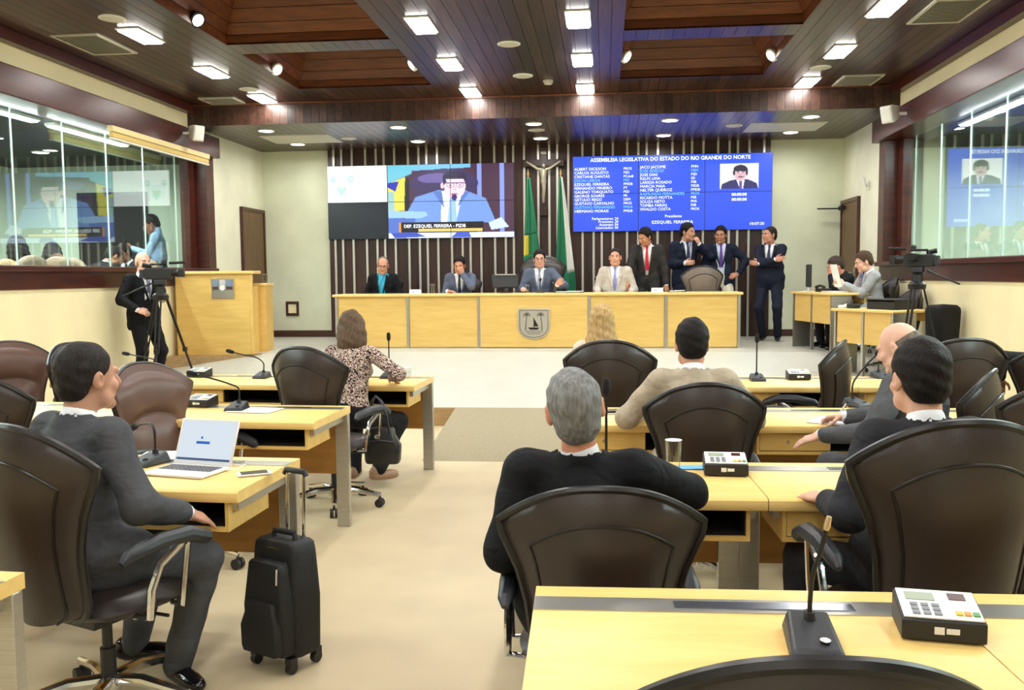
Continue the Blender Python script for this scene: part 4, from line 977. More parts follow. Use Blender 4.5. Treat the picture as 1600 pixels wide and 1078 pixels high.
def draw_white(img, x, y):
    put(img, x > -1, (250, 253, 253))
    for cx_ in (.09, .39):
        for k in range(7):
            a = k * math.pi / 3.5; put(img, el(x, y, cx_ + .035 * math.cos(a), .36 + .07 * math.sin(a), .014, .028), (150, 205, 200))
        put(img, el(x, y, cx_, .38, .008, .02), (40, 70, 80))
    put(img, poly(x, y, [(.15, .42), (.32, .42), (.32, .66), (.29, .78), (.235, .86), (.18, .78), (.15, .66)]), (206, 238, 232))
    put(img, poly(x, y, [(.162, .44), (.308, .44), (.308, .56), (.162, .56)]), (226, 246, 250)); put(img, poly(x, y, [(.162, .58), (.308, .58), (.305, .66), (.235, .82), (.165, .66)]), (176, 226, 206)); put(img, el(x, y, .235, .60, .035, .03), (206, 214, 190)); put(img, el(x, y, .235, .30, .012, .022), (236, 226, 226))
    for sg in (-1, 1): put(img, poly(x, y, [(.235 + sg * .145, .42), (.235 + sg * .155, .42), (.235 + sg * .125, .80), (.235 + sg * .115, .80)]), (190, 226, 214))
def draw_blue(img, x, y):
    put(img, x > -1, (38, 74, 214)); img[..., :] += (0.06 * (1 - y))[..., None] * np.array([.5, .6, 1]); np.clip(img, 0, 1, out=img)
    px0, px1, py0, py1 = .743, .932, .13, .465
    m = (x > px0) & (x < px1) & (y > py0) & (y < py1); put(img, m, (246, 246, 252))
    u = (x - px0) / (px1 - px0); v = (y - py0) / (py1 - py0)
    put(img, m & poly(u, v, [(.02, 1), (.04, .80), (.30, .64), (.72, .62), (.96, .78), (1, 1)]), (40, 36, 92)); put(img, m & poly(u, v, [(.42, .62), (.64, .62), (.60, 1), (.52, 1)]), (235, 235, 250)); put(img, m & poly(u, v, [(.5, .7), (.57, .7), (.57, 1), (.5, 1)]), (90, 70, 150))
    put(img, m & el(u, v, .53, .40, .17, .29), (206, 168, 178)); put(img, m & el(u, v, .53, .24, .19, .18) & (v < .30), (34, 30, 52)); put(img, m & el(u, v, .36, .36, .03, .12), (34, 30, 52)); put(img, m & el(u, v, .70, .36, .03, .12), (34, 30, 52))
    put(img, m & el(u, v, .54, .53, .08, .022), (60, 40, 60)); put(img, m & (el(u, v, .47, .37, .025, .018) | el(u, v, .60, .37, .025, .018)), (70, 50, 66)); put(img, m & ((np.abs(v - .325) < .010) & (np.abs(np.abs(u - .535) - .07) < .04)), (60, 44, 58)); put(img, m & poly(u, v, [(.53, .38), (.56, .48), (.50, .48)]), (182, 144, 154))
m_scr = screen_mat('screen_picture', SCREEN_E)
m_bez = mat('bezel_black', (10, 10, 11), .3)
def display(parent, x, z, w, h, img):
    d = box('display', m_bez, x, x + w, -.05, 0, z, z + h, parent=parent)
    n, m = img.shape[1], img.shape[0]; e = .004
    X = np.linspace(x + e, x + w - e, n); Z = np.linspace(z + h - e, z + e, m)
    XX, ZZ = np.meshgrid(X, Z); V = np.stack([XX.ravel(), np.full(n * m, -.0505), ZZ.ravel()], 1)
    I = np.arange(n * m).reshape(m, n); F = np.stack([I[:-1, :-1].ravel(), I[1:, :-1].ravel(), I[1:, 1:].ravel(), I[:-1, 1:].ravel()], 1)
    me = bpy.data.meshes.new('screen'); me.from_pydata(V.tolist(), [], F.tolist()); me.materials.append(m_scr)
    at_ = me.color_attributes.new('picture', 'FLOAT_COLOR', 'POINT'); c = np.ones((n * m, 4), np.float32); f = img.reshape(-1, 3)
    c[:, :3] = np.where(f <= .04045, f / 12.92, ((f + .055) / 1.055) ** 2.4); at_.data.foreach_set('color', c.ravel())
    o = bpy.data.objects.new('screen', me); COL.objects.link(o); o.parent = d
    return d
NX, NY = 116, 66
vw = tag(empty('video_wall', (-4.515, YB - .092, 2.235)), 'video wall of seamed displays showing a man speaking at a microphone', 'video wall', 'video walls behind the presiding desk')
pw_, ph_ = 1.035, .594
big = raster(NX * 2, NY * 2, draw_speaker)
display(vw, 0, ph_, pw_ * .965, ph_, raster(NX, NY, draw_white)); display(vw, 0, 0, pw_ * .965, ph_, np.zeros((2, 2, 3)) + np.array([.03, .05, .10]))
for i in range(2):
    for j in range(2): display(vw, pw_ * (.97 + i), ph_ * (1 - j), pw_, ph_, big[j * NY:(j + 1) * NY, i * NX:(i + 1) * NX])
vr = tag(empty('video_wall', (-.50, YB - .092, 2.305)), 'blue video wall listing names in white with a small portrait', 'video wall', 'video walls behind the presiding desk')
bl = raster(NX * 3, NY * 2, draw_blue)
for i in range(3):
    for j in range(2): display(vr, pw_ * i, ph_ * (1 - j), pw_, ph_, bl[j * NY:(j + 1) * NY, i * NX:(i + 1) * NX])
m_txt = emat('screen_text_white', (240, 244, 255), SCREEN_E * 1.3); m_txtc = emat('screen_text_cyan', (120, 200, 255), SCREEN_E * 1.2)
_texts = []
def text(s, parent, x, z, size, m, align='LEFT', sx=1.0, y=-.0522, bold=.0):
    cu = bpy.data.curves.new('lettering', 'FONT'); cu.body = s; cu.size = size; cu.align_x = align; cu.resolution_u = 2; cu.offset = bold
    to = bpy.data.objects.new('tmp_text', cu); COL.objects.link(to); _texts.append((to, parent, x, y, z, sx, m))
def flush_texts():
    dg = bpy.context.evaluated_depsgraph_get(); made = []
    for to, parent, x, y, z, sx, m in _texts: made.append(bpy.data.meshes.new_from_object(to.evaluated_get(dg)))
    for me, (to, parent, x, y, z, sx, m) in zip(made, _texts):
        bpy.data.objects.remove(to); me.materials.clear(); me.materials.append(m); me.name = 'lettering'
        me.transform(Matrix.Rotation(R(90), 4, 'X') @ Matrix.Diagonal((sx, 1, 1, 1)))
        o = bpy.data.objects.new('lettering', me); COL.objects.link(o); o.parent = parent; o.location = (x, y, z)
    _texts.clear()
Wv, Hv = pw_ * 3, ph_ * 2
def tx(s, u, v, size, m=None, **k): return text(s, vr, u * Wv, (1 - v) * Hv, size, m or m_txt, **k)
tx('ASSEMBLEIA LEGISLATIVA DO ESTADO DO RIO GRANDE DO NORTE', .09, .075, .082, sx=.985, bold=.001)
LA = ['ALBERT DICKSON', 'CARLOS AUGUSTO', 'CRISTIANE DANTAS', 'DISON LISBOA', 'EZEQUIEL FERREIRA', 'FERNANDO MINEIRO', 'GALENO TORQUATO', 'GEORGE SOARES', 'GETULIO REGO', 'GUSTAVO CARVALHO', 'GUSTAVO FERNANDES', 'HERMANO MORAIS']
LP = ['PROS', 'PSD', 'PCdoB', 'PSD', 'PMDB', 'PT', 'PSD', 'PR', 'DEM', 'PROS', 'PMDB', 'PMDB']
RA = ['JACO JACOME', 'JOSE ADECIO', 'JOSE DIAS', 'KELPS LIMA', 'LARISSA ROSADO', 'MARCIA MAIA', 'NELTER QUEIROZ', 'RAIMUNDO FERNANDES', 'RICARDO MOTTA', 'SOUZA NETO', 'TOMBA FARIAS', 'VIVALDO COSTA']
RP = ['PMN', 'DEM', 'PSD', 'SD', 'PSB', 'PSDB', 'PMDB', 'PROS', 'PSB', 'PHS', 'PSB', 'PROS']
for i in range(12):
    v = .186 + i * .0508
    tx(LA[i], .008, v, .062, m_txtc if i in (3, 10) else m_txt, sx=1.0); tx(LP[i], .258, v, .055, m_txtc if i in (3, 10) else m_txt)
    v = .176 + i * .0505
    tx(RA[i], .342, v, .062, m_txtc if i in (1, 7) else m_txt, sx=1.0); tx(RP[i], .597, v, .055, m_txtc if i in (1, 7) else m_txt)
for i, s in enumerate(('Parlamentares: 24', 'Presentes: 20', 'Ausentes: 04', 'Licenciados: 00')): tx(s, .232, .845 + i * .04, .058, align='RIGHT')
tx('Presidente', .51, .825, .062, align='CENTER'); tx('EZEQUIEL FERREIRA', .505, .905, .066, align='CENTER', sx=1.1)
tx('00:00:00', .837, .555, .062, align='CENTER', sx=1.1, bold=.001); tx('00:00:00', .837, .62, .062, align='CENTER', sx=1.1, bold=.001); tx('10:07:20', .925, .94, .062, align='CENTER', sx=1.1)
text('DEP. EZEQUIEL FERREIRA - PSDB', vw, pw_ * (.97 + .25), ph_ * 2 * (1 - .855), .075, m_txt, sx=.95, bold=.001)
flush_texts()
# ================================================================== PEOPLE (surface-net bodies)
def smin(a, b, k):
    h = np.clip(.5 + .5 * (b - a) / k, 0, 1); return b * (1 - h) + a * h - k * h * (1 - h)
class Field:
    def __init__(s, lo, hi, res):
        s.lo = np.array(lo, float); s.res = res; n = np.ceil((np.array(hi) - s.lo) / res).astype(int) + 1
        s.n = n; s.d = np.full(n, .2, np.float32)
        s.ax = [s.lo[i] + np.arange(n[i]) * res for i in range(3)]
    def region(s, lo, hi):
        i0 = np.clip(np.floor((np.array(lo) - s.lo) / s.res).astype(int), 0, s.n); i1 = np.clip(np.ceil((np.array(hi) - s.lo) / s.res).astype(int) + 1, 0, s.n)
        sl = tuple(slice(a, b) for a, b in zip(i0, i1))
        P = np.stack(np.meshgrid(*[s.ax[i][sl[i]].astype(np.float32) for i in range(3)], indexing='ij'), -1)
        return sl, P
    def cone(s, a, b, ra, rb, k=.02):
        a = np.array(a, float); b = np.array(b, float); m = max(ra, rb) + k + .03
        sl, P = s.region(np.minimum(a, b) - m, np.maximum(a, b) + m)
        if P.size == 0: return
        ab = b - a; L2 = max(ab @ ab, 1e-9); t = np.clip(((P - a) @ ab) / L2, 0, 1)
        d = np.linalg.norm(P - a - t[..., None] * ab, axis=-1) - (ra + (rb - ra) * t)
        s.d[sl] = smin(s.d[sl], d, k)
    def ell(s, c, r, A=None, k=.02, sub=False):
        c = np.array(c, float); r = np.array(r, float); m = r.max() + k + .03
        sl, P = s.region(c - m, c + m)
        if P.size == 0: return
        q = P - c
        if A is not None: q = q @ A        # columns of A = local axes
        k0 = np.linalg.norm(q / r, axis=-1); k1 = np.linalg.norm(q / (r * r), axis=-1); d = k0 * (k0 - 1) / np.maximum(k1, 1e-6)
        d = np.where(k0 < 1e-4, -r.min(), d)
        s.d[sl] = np.maximum(s.d[sl], -d) if sub else smin(s.d[sl], d, k)
    def cut(s, fn):
        P = np.stack(np.meshgrid(*[a.astype(np.float32) for a in s.ax], indexing='ij'), -1); s.d = np.maximum(s.d, fn(P)).astype(np.float32)
    def wrinkle(s, amp, seed=0, f=1.0, zt=9.0):
        X, Y, Z = np.meshgrid(*s.ax, indexing='ij', sparse=True)
        s.d = s.d + np.float32(amp) * np.clip((zt - Z) / .08, 0, 1) * (np.sin(21 * f * X + 13 * f * Z + seed) * np.sin(17 * f * Y - 24 * f * Z + 2 * seed) + .6 * np.sin(41 * f * Z + 19 * f * X + 9 * f * Y + 3 * seed))
    def mesh(s):
        d = s.d; d = np.pad(d, 1, constant_values=.2); lo = s.lo - s.res
        neg = d < 0; n = np.array(d.shape) - 1
        cnt = np.zeros(tuple(n), np.int8)
        for dx in (0, 1):
            for dy in (0, 1):
                for dz in (0, 1): cnt += neg[dx:dx + n[0], dy:dy + n[1], dz:dz + n[2]]
        act = (cnt > 0) & (cnt < 8); I = np.argwhere(act)
        if len(I) == 0: return np.zeros((0, 3)), np.zeros((0, 4), int)
        idx = np.full(tuple(n), -1, np.int32); idx[act] = np.arange(len(I))
        acc = np.zeros((len(I), 3)); w = np.zeros(len(I))
        cs = [(a, b, c) for a in (0, 1) for b in (0, 1) for c in (0, 1)]
        for c0 in cs:
            for ax in range(3):
                if c0[ax]: continue
                c1 = list(c0); c1[ax] = 1
                v0 = d[I[:, 0] + c0[0], I[:, 1] + c0[1], I[:, 2] + c0[2]]; v1 = d[I[:, 0] + c1[0], I[:, 1] + c1[1], I[:, 2] + c1[2]]
                x = (v0 < 0) != (v1 < 0); t = np.where(x, v0 / np.where(x, v0 - v1, 1), 0)
                p = np.tile(np.array(c0, float), (len(I), 1)); p[:, ax] += t
                acc[x] += p[x]; w[x] += 1
        V = lo + (I + acc / w[:, None]) * s.res
        F = []
        for ax in range(3):
            a1, a2 = [(1, 2), (2, 0), (0, 1)][ax]
            sl0 = [slice(None)] * 3; sl1 = [slice(None)] * 3; sl0[ax] = slice(0, -1); sl1[ax] = slice(1, None)
            ch = neg[tuple(sl0)] != neg[tuple(sl1)]
            E = np.argwhere(ch); ok = (E[:, a1] > 0) & (E[:, a2] > 0) & (E[:, a1] < n[a1]) & (E[:, a2] < n[a2]); E = E[ok]
            if len(E) == 0: continue
            def c(o1, o2):
                J = E.copy(); J[:, a1] -= o1; J[:, a2] -= o2; return idx[J[:, 0], J[:, 1], J[:, 2]]
            q = np.stack([c(1, 1), c(0, 1), c(0, 0), c(1, 0)], 1)
            fl = neg[tuple(E.T)]; q[~fl] = q[~fl][:, ::-1]
            F.append(q)
        F = np.concatenate(F); F = F[(F >= 0).all(1)]
        return V, F
def nets_object(name, fields, m, parent=None, smooth=0):
    Vs = []; Fs = []; o = 0
    for f in fields:
        V, F = f.mesh(); Vs.append(V); Fs.append(F + o); o += len(V)
    V = np.concatenate(Vs); F = np.concatenate(Fs)
    for _ in range(smooth):
        acc = np.zeros_like(V); cnt = np.zeros(len(V))
        for a, b in ((0, 1), (1, 2), (2, 3), (3, 0)):
            for i, j in ((a, b), (b, a)):
                for ax in range(3): acc[:, ax] += np.bincount(F[:, i], V[F[:, j], ax], len(V))
                cnt += np.bincount(F[:, i], minlength=len(V))
        V = V * .4 + .6 * acc / np.maximum(cnt, 1)[:, None]
    me = bpy.data.meshes.new(name); me.vertices.add(len(V)); me.vertices.foreach_set('co', V.astype(np.float32).ravel())
    me.loops.add(len(F) * 4); me.loops.foreach_set('vertex_index', F.astype(np.int32).ravel()); me.polygons.add(len(F))
    me.polygons.foreach_set('loop_start', np.arange(len(F), dtype=np.int32) * 4); me.polygons.foreach_set('use_smooth', np.ones(len(F), bool))
    me.update(calc_edges=True); me.materials.append(m)
    ob = bpy.data.objects.new(name, me); COL.objects.link(ob)
    if parent is not None: ob.parent = parent
    return ob
def rot3(yaw=0, pitch=0, roll=0):
    """columns = local right, forward, up. yaw turns left(+), pitch bows forward(+), roll tips to the right(+)"""
    return np.array(Matrix.Rotation(R(yaw), 3, 'Z') @ Matrix.Rotation(R(-pitch), 3, 'X') @ Matrix.Rotation(R(roll), 3, 'Y'))
def ik(S, T, l1, l2, hint):
    S = np.array(S, float); T = np.array(T, float); d = T - S; L = np.linalg.norm(d); mx = (l1 + l2) * .995
    if L > mx: T = S + d * mx / L; d = T - S; L = mx
    u = d / L; a = (l1 * l1 - l2 * l2 + L * L) / (2 * L); h = math.sqrt(max(l1 * l1 - a * a, 1e-6))
    hv = np.array(hint, float); hv = hv - u * (hv @ u); hv /= max(np.linalg.norm(hv), 1e-6)
    return S + u * a + hv * h, T
def nrm(v): v = np.array(v, float); return v / max(np.linalg.norm(v), 1e-9)
def hand_field(wr, f, n, right, curl=.35, res=.005, spread=.06, thumb_in=.0, k=1.0, fore=None):
    f = nrm(f); n = np.array(n, float); n = nrm(n - f * (f @ n)); t = np.cross(n, f) if right else np.cross(f, n)
    F = Field(np.array(wr) - .2, np.array(wr) + .2, res)
    P = lambda x, y, z: np.array(wr) + (t * x + f * y + n * z) * k
    F.cone(np.array(wr) - (fore if fore is not None else f) * .05, P(0, .02, 0), .027 * k, .027 * k, .01)
    A = np.stack([t, f, n], 1)
    F.ell(P(0, .055, 0), (.042 * k, .055 * k, .018 * k), A, .012); F.cone(P(.028, .085, 0), P(-.028, .08, 0), .0125 * k, .0115 * k, .012)
    for x, L, r in ((.031, .072, .0088), (.0105, .08, .009), (-.0105, .074, .0086), (-.031, .057, .0076)):
        p = P(x, .088, 0); a = 0.0; dx = x * spread * 10
        for sg, fr in enumerate((.45, .32, .23)):
            a += curl * (.8, 1.1, .8)[sg]; q = p + (f * math.cos(a) - n * math.sin(a) + t * dx * .3) * L * fr * k
            F.cone(p, q, r * k * (1 - .08 * sg), r * k * (.92 - .08 * sg), .004); p = q
    d1 = nrm(t * (.75 - thumb_in) + f * .65 - n * (.25 + thumb_in)); p = P(.026, .02, -.004); q = p + d1 * .042 * k; d2 = nrm(t * (.3 - thumb_in) + f * .9 - n * (.3 + thumb_in * .6)); r2 = q + d2 * .032 * k; d3 = nrm(f - n * .3 - t * thumb_in * .3)
    F.cone(p, q, .0135 * k, .0105 * k, .008); F.cone(q, r2, .0102 * k, .009 * k, .004); F.cone(r2, r2 + d3 * .02 * k, .009 * k, .0075 * k, .004)
    return F
def cloth(name, c, rough=.85, var=.08):
    if 'cloth_' + name in _M: return _M['cloth_' + name]
    m = mat('cloth_' + name, c, rough, var=var, vscale=30, spec=.25); nt = m.node_tree; b = nt.nodes['Principled BSDF']
    tc = nt.nodes.new('ShaderNodeTexCoord'); last = None
    for sc, st, di, stretch in ((9, .6, .03, (1, 1, 1.5)), (260, .25, .001, (1, 1, 1))):
        mp = nt.nodes.new('ShaderNodeMapping'); mp.inputs['Scale'].default_value = stretch; nt.links.new(tc.outputs['Object'], mp.inputs[0])
        n = nt.nodes.new('ShaderNodeTexNoise'); n.inputs['Scale'].default_value = sc; n.inputs['Detail'].default_value = 2; n.inputs['Distortion'].default_value = .3; nt.links.new(mp.outputs[0], n.inputs['Vector'])
        bp = nt.nodes.new('ShaderNodeBump'); bp.inputs['Strength'].default_value = st; bp.inputs['Distance'].default_value = di
        nt.links.new(n.outputs['Fac'], bp.inputs['Height'])
        if last: nt.links.new(last, bp.inputs['Normal'])
        last = bp.outputs[0]
    nt.links.new(last, b.inputs['Normal']); return m
def skin(c): return mat('skin_%d_%d_%d' % c, c, .5, var=.06, vscale=18, spec=.35)
def hairm(name, c, var=.35): return mat('hair_' + name, c, .6, var=var, vscale=90, bump=.6, bscale=120, stretch=(1, 1, .25), detail=6, spec=.2)
SHOE = mat('shoe_black', (16, 15, 16), .12)
PEOPLE = []
def person(label, loc, face, stand=False, hipz=None, lean=0, side=0, twist=0, head=(0, 0, 0), rh=None, lh=None, rf=None, lf=None,
           res=.011, sk=(196, 146, 116), hair='short', hc=(28, 22, 20), hname='dark', suit='black', sc=(24, 24, 28), trousers=None, shirt=(236, 238, 242), shname='white',
           tie=None, open_=False, jacket=True, zb=.17, k=1.0, front=False, glasses=False, girth=1.0, legs=True, hres=None, skirt=None, female=False, slim=1.0, badge=None, mask=None, cat='person', group=None, neck=0.0, shoe=None, hs=1.06):
    hz = hipz if hipz is not None else (.93 if stand else .60)
    H = np.array([0, 0, hz]); T = rot3(twist, lean, side)
    def B(x, y, z): return H + T @ np.array([x, y, z])
    sw = .185 * slim
    Sh = {1: B(sw, 0, .455), -1: B(-sw, 0, .455)}
    NB = B(0, -.005, .50); HR = T @ rot3(*head)
    HC = B(0, .012 + neck, .542) + HR @ (np.array([0, .018, .105]) * hs)
    def Hd(x, y, z): return HC + HR @ (np.array([x, y, z]) * hs)
    gw = girth
    # ---- arms
    arms = {}
    for sgn, spec in ((1, rh), (-1, lh)):
        spec = spec or {}
        t = spec.get('t', (sgn * .30, .06, hz - .12) if stand else (sgn * .20, .36, hz + .14))
        e, wr = ik(Sh[sgn], t, .285, .255, spec.get('e', (sgn * .3, -.5, -.8)))
        f = spec.get('f', nrm(wr - e)); n = spec.get('n', (sgn * 1, 0, .0) if stand and 't' not in spec else (0, 0, 1))
        arms[sgn] = (e, wr, f, n, spec.get('curl', .35), spec.get('thumb', 0.0))
    # ---- legs
    lg = {}
    for sgn, spec in ((1, rf), (-1, lf)):
        spec = spec or {}
        hp = H + np.array([sgn * .09, 0.0, -.03])
        a = spec.get('a', (sgn * .10, 0.0, .085) if stand else (sgn * .13, .40, .085))
        kn, an = ik(hp, a, .43, .44, spec.get('k', (sgn * .25, 1, .1 if stand else .9)))
        lg[sgn] = (hp, kn, an, nrm(spec.get('f', (sgn * .2, 1, 0))))
    pts = [Sh[1], Sh[-1], Hd(0, 0, .18), Hd(0, .15, 0), Hd(0, -.15, 0), H] + [a[0] for a in arms.values()] + [a[1] for a in arms.values()]
    if legs: pts += [q for l in lg.values() for q in l[:3]]
    pts = np.array(pts); LO = pts.min(0) - .16; HI = pts.max(0) + .16
    up = np.array([Sh[1], Sh[-1], NB + np.array([0, 0, .05]), H + np.array([0, 0, -.10])] + [a[0] for a in arms.values()] + [a[1] for a in arms.values()] + [H + np.array([.12, .14, 0]), H + np.array([-.12, -.1, 0])])
    ULO = up.min(0) - .14; UHI = up.max(0) + .14
    lw = np.array([q for l in lg.values() for q in l[:3]] + [H + np.array([.1, .05, .06]), H + np.array([-.1, -.05, 0])]); LLO = lw.min(0) - .12; LHI = lw.max(0) + .12
    body = []
    # head and neck (fine) -------------------------------------------
    f = Field(np.minimum(HC, NB) - .2, HC + .2, hres or .0065)
    f.ell(Hd(0, -.012, .03), hs * np.array((.074, .094, .088)), HR, .01); f.ell(Hd(0, .03, -.03), hs * np.array((.060, .066, .085)), HR, .02)
    f.cone(Hd(-.035, .035, -.075), Hd(.035, .035, -.075), .034, .034, .02); f.ell(Hd(0, .078, -.098), hs * np.array((.024, .022, .02)), HR, .02)
    f.cone(Hd(-.032, .083, .022), Hd(.032, .083, .022), .013, .013, .012)
    for s2 in (-1, 1): f.ell(Hd(s2 * .031, .098, .002), hs * np.array((.016, .012, .010)), HR, sub=True); f.ell(Hd(s2 * .04, .068, -.03), hs * np.array((.022, .02, .022)), HR, .015)
    f.cone(Hd(0, .094, .012), Hd(0, .113, -.024), .008, .014, .008); f.ell(Hd(0, .095, -.032), hs * np.array((.019, .014, .009)), HR, .008)
    f.ell(Hd(0, .091, -.056), hs * np.array((.024, .010, .006)), HR, .006); f.ell(Hd(0, .090, -.068), hs * np.array((.020, .010, .007)), HR, .006)
    for s2 in (-1, 1): f.ell(Hd(s2 * .077, -.008, -.008), hs * np.array((.010, .020, .033)), HR @ rot3(s2 * -25, 0, 0), .006); f.ell(Hd(s2 * .088, -.004, -.006), hs * np.array((.006, .010, .018)), HR, sub=True); f.ell(Hd(s2 * .075, .0, -.032), hs * np.array((.008, .010, .012)), HR, .006)
    f.cone(B(0, -.014, .44), Hd(0, -.024, -.05), .060 if not female else .05, .055 if not female else .046, .025)
    body.append(f)
    # trunk and limbs under the clothes ------------------------------
    f = Field(LO, HI, .022)
    f.ell(B(0, 0, .02), (.15, .10, .11), T, .03); f.ell(B(0, 0, .17), (.13 * gw, .095 * gw, .16), T, .03); f.ell(B(0, 0, .34), (.145, .095, .17), T, .03); f.cone(B(-.14, 0, .44), B(.14, 0, .44), .048, .048, .03)
    f.cone(B(0, -.01, .42), B(0, -.01, .52), .055, .05, .03)
    for s2, (e, wr, fd, n, cu, th) in arms.items(): f.cone(Sh[s2], e, .042, .036, .02); f.cone(e, wr - nrm(wr - e) * .02, .036, .027, .02)
    if legs:
        for s2, (hp, kn, an, fd) in lg.items(): f.cone(hp, kn, .075, .052, .03); f.cone(kn, an, .05, .036, .02); f.ell(an + fd * .05 - np.array([0, 0, .045]), (.035, .035, .03), None, .02); f.cone(an - np.array([0, 0, .05]) - fd * .03, an - np.array([0, 0, .055]) + fd * .13, .028, .022, .02)
    body.append(f)
    for s2, (e, wr, fd, n, cu, th) in arms.items():
        if not (mask and ('r' if s2 > 0 else 'l') in mask): body.append(hand_field(wr, fd, n, s2 > 0, cu, .0055, thumb_in=th, k=.96 if not female else .86, fore=nrm(wr - e)))
    root = nets_object('person', body, skin(sk))
    root.location = loc; root.rotation_euler.z = R(face); root.scale = (k, k, k)
    tag(root, label, cat, group)
    # ---- shirt --------------------------------------------------------
    m_sh = cloth('shirt_' + shname, shirt, .8, .04)
    def torso(f, dx, kk=.03):
        f.ell(B(0, .0, .17), ((.14 + dx) * gw, (.105 + dx) * gw, .17), T, kk); f.ell(B(0, 0, .335), (.152 + dx, .106 + dx, .175), T, kk)
        f.cone(B(-(sw - .03), 0, .447), B(sw - .03, 0, .447), .05 + dx * .6, .05 + dx * .6, kk)
        if female:
            for s2 in (-1, 1): f.ell(B(s2 * .075, .085, .32), (.07 + dx * .5, .055 + dx * .5, .07), T, .03)
    f = Field(ULO, UHI, res * (1.2 if jacket else 1))
    torso(f, .012)
    if jacket:
        f.cone(B(0, -.010, .43), B(0, -.010, .512) if not female else B(0, -.002, .47), .067, .0635, .01)
        for s2, (e, wr, fd, n, cu, th) in arms.items(): f.cone(wr - nrm(wr - e) * .05, wr - nrm(wr - e) * .002, .036, .036, .01)
        f.ell(B(0, 0, .02), (.15, .11, .12), T, .03)
    else:
        f.cone(B(0, -.008, .43), B(0, -.002, .55), .072, .064, .02)
        f.ell(B(0, 0, .04), (.165, .125, .14), T, .03)
        for s2, (e, wr, fd, n, cu, th) in arms.items(): f.cone(Sh[s2], e, .062 * slim, .052, .03); f.cone(e, wr - nrm(wr - e) * .015, .052, .040, .02)
        f.wrinkle(.002, len(PEOPLE))
    shirt_o = nets_object('shirt' if not female else 'blouse', [f], m_sh, root, 2)
    SHF = f
    if jacket:
        f = Field(ULO, UHI, res)
        torso(f, .032, .035)
        hem = .19
        f.ell(B(0, .0, .02), (.185 * gw, .145 * gw, .15), T, .04)
        if stand: f.cone(H + np.array([-.07, 0, .05]), H + np.array([-.085, 0, -.10]), .125, .125, .04); f.cone(H + np.array([.07, 0, .05]), H + np.array([.085, 0, -.10]), .125, .125, .04)
        else:
            for s2 in (-1, 1): f.cone(H + np.array([s2 * .09, -.02, .02]), H + np.array([s2 * .10, .13, .0]), .125, .10, .05); f.ell(H + np.array([s2 * .155, .07, -.01]), (.055, .17, .12), None, .04)
        f.cone(B(0, -.018, .40), B(0, -.016, .490), .105, .080, .03)
        def vee(P):
            q = (P - H) @ T
            w = (.014 if not open_ else .05) + np.clip((q[..., 2] - zb) / (.50 - zb), 0, 1.2) * (.080 if not open_ else .05)
            inside = np.minimum(np.minimum(w - np.abs(q[..., 0]), q[..., 1] + .0 - np.clip(q[..., 2] - .5, 0, 1) * 0), q[..., 2] - (zb if not open_ else -.4))
            nb = np.array([0, -.012, .56]); rr = np.linalg.norm((q - nb)[..., :2], axis=-1); top = np.minimum(.070 - rr, q[..., 2] - .44)
            return np.maximum(inside, top)
        f.cut(vee)
        for s2, (e, wr, fd, n, cu, th) in arms.items():
            f.cone(Sh[s2] - T @ np.array([s2 * .012, 0, .008]), e, .069 * slim, .060, .035); f.cone(e, wr - nrm(wr - e) * .025, .060, .046, .025)
        f.wrinkle(.0042, len(PEOPLE) * 1.7, 1.0, float(B(0, 0, .45)[2]))
        if not stand: f.cut(lambda P: -(P[..., 2] - (hz - .13)))
        else: f.cut(lambda P: -(P[..., 2] - (hz - .17)))
        jk = nets_object('jacket', [f], cloth(suit, sc, .8), root, 3)
        # lapels
        if front:
            for s2 in (-1, 1):
                g = Field(B(0, .1, .33) - .25, B(0, .1, .33) + .25, min(res, .009))
                for q0, q1, r0, r1 in (((s2 * .085, .085, .49), (s2 * .082, .122, .38), .016, .024), ((s2 * .082, .122, .38), (s2 * .02, .148 * gw, zb + .01), .024, .008)):
                    g.cone(B(*q0), B(*q1), r0, r1, .01)
                nets_object('lapel', [g], cloth(suit, sc, .8), jk)
    # ---- tie, badge -----------------------------------------------------
    def chest_front(z, x=0.0):
        best = 0
        for yy in np.arange(.22, 0, -.004):
            p = B(x, yy, z); i = np.round((p - SHF.lo) / SHF.res).astype(int)
            if (i >= 0).all() and (i < SHF.n).all() and SHF.d[tuple(i)] < 0: return yy
        return .1
    if tie:
        zs = [.515, .49, .46, .40, .34, .28, .22, .16]; ws = [.014, .019, .014, .018, .022, .025, .028, .03]
        vs = []
        for z, w2 in zip(zs, ws):
            y0 = max(chest_front(z) + .009, .075)
            for xx, yy in ((-w2, y0), (w2, y0), (w2, y0 - .012), (-w2, y0 - .012)): vs.append(tuple(B(xx, yy, z)))
        fs = []
        for i in range(len(zs) - 1):
            for q in range(4): fs.append((i * 4 + q, (i + 1) * 4 + q, (i + 1) * 4 + (q + 1) % 4, i * 4 + (q + 1) % 4))
        fs += [(0, 1, 2, 3), tuple((len(zs) - 1) * 4 + q for q in (3, 2, 1, 0))]
        MB().raw(vs, fs).build('tie', cloth('tie_%d_%d_%d' % tie, tie, .6), root, ang=50)
    if badge:
        y0 = chest_front(badge, .04) + .03; c = B(.04, y0, badge)
        MB().box(c[0] - .028, c[0] + .028, c[1] - .003, c[1] + .003, c[2] - .04, c[2] + .04).build('badge', m_paper, root)
        MB().tube([tuple(B(-.05, .075, .50)), tuple(B(0, chest_front(.38) + .035, .38)), tuple(c + np.array([0, 0, .04])), tuple(B(.055, .08, .50))], .004, 6).build('lanyard', m_dgrey, root)
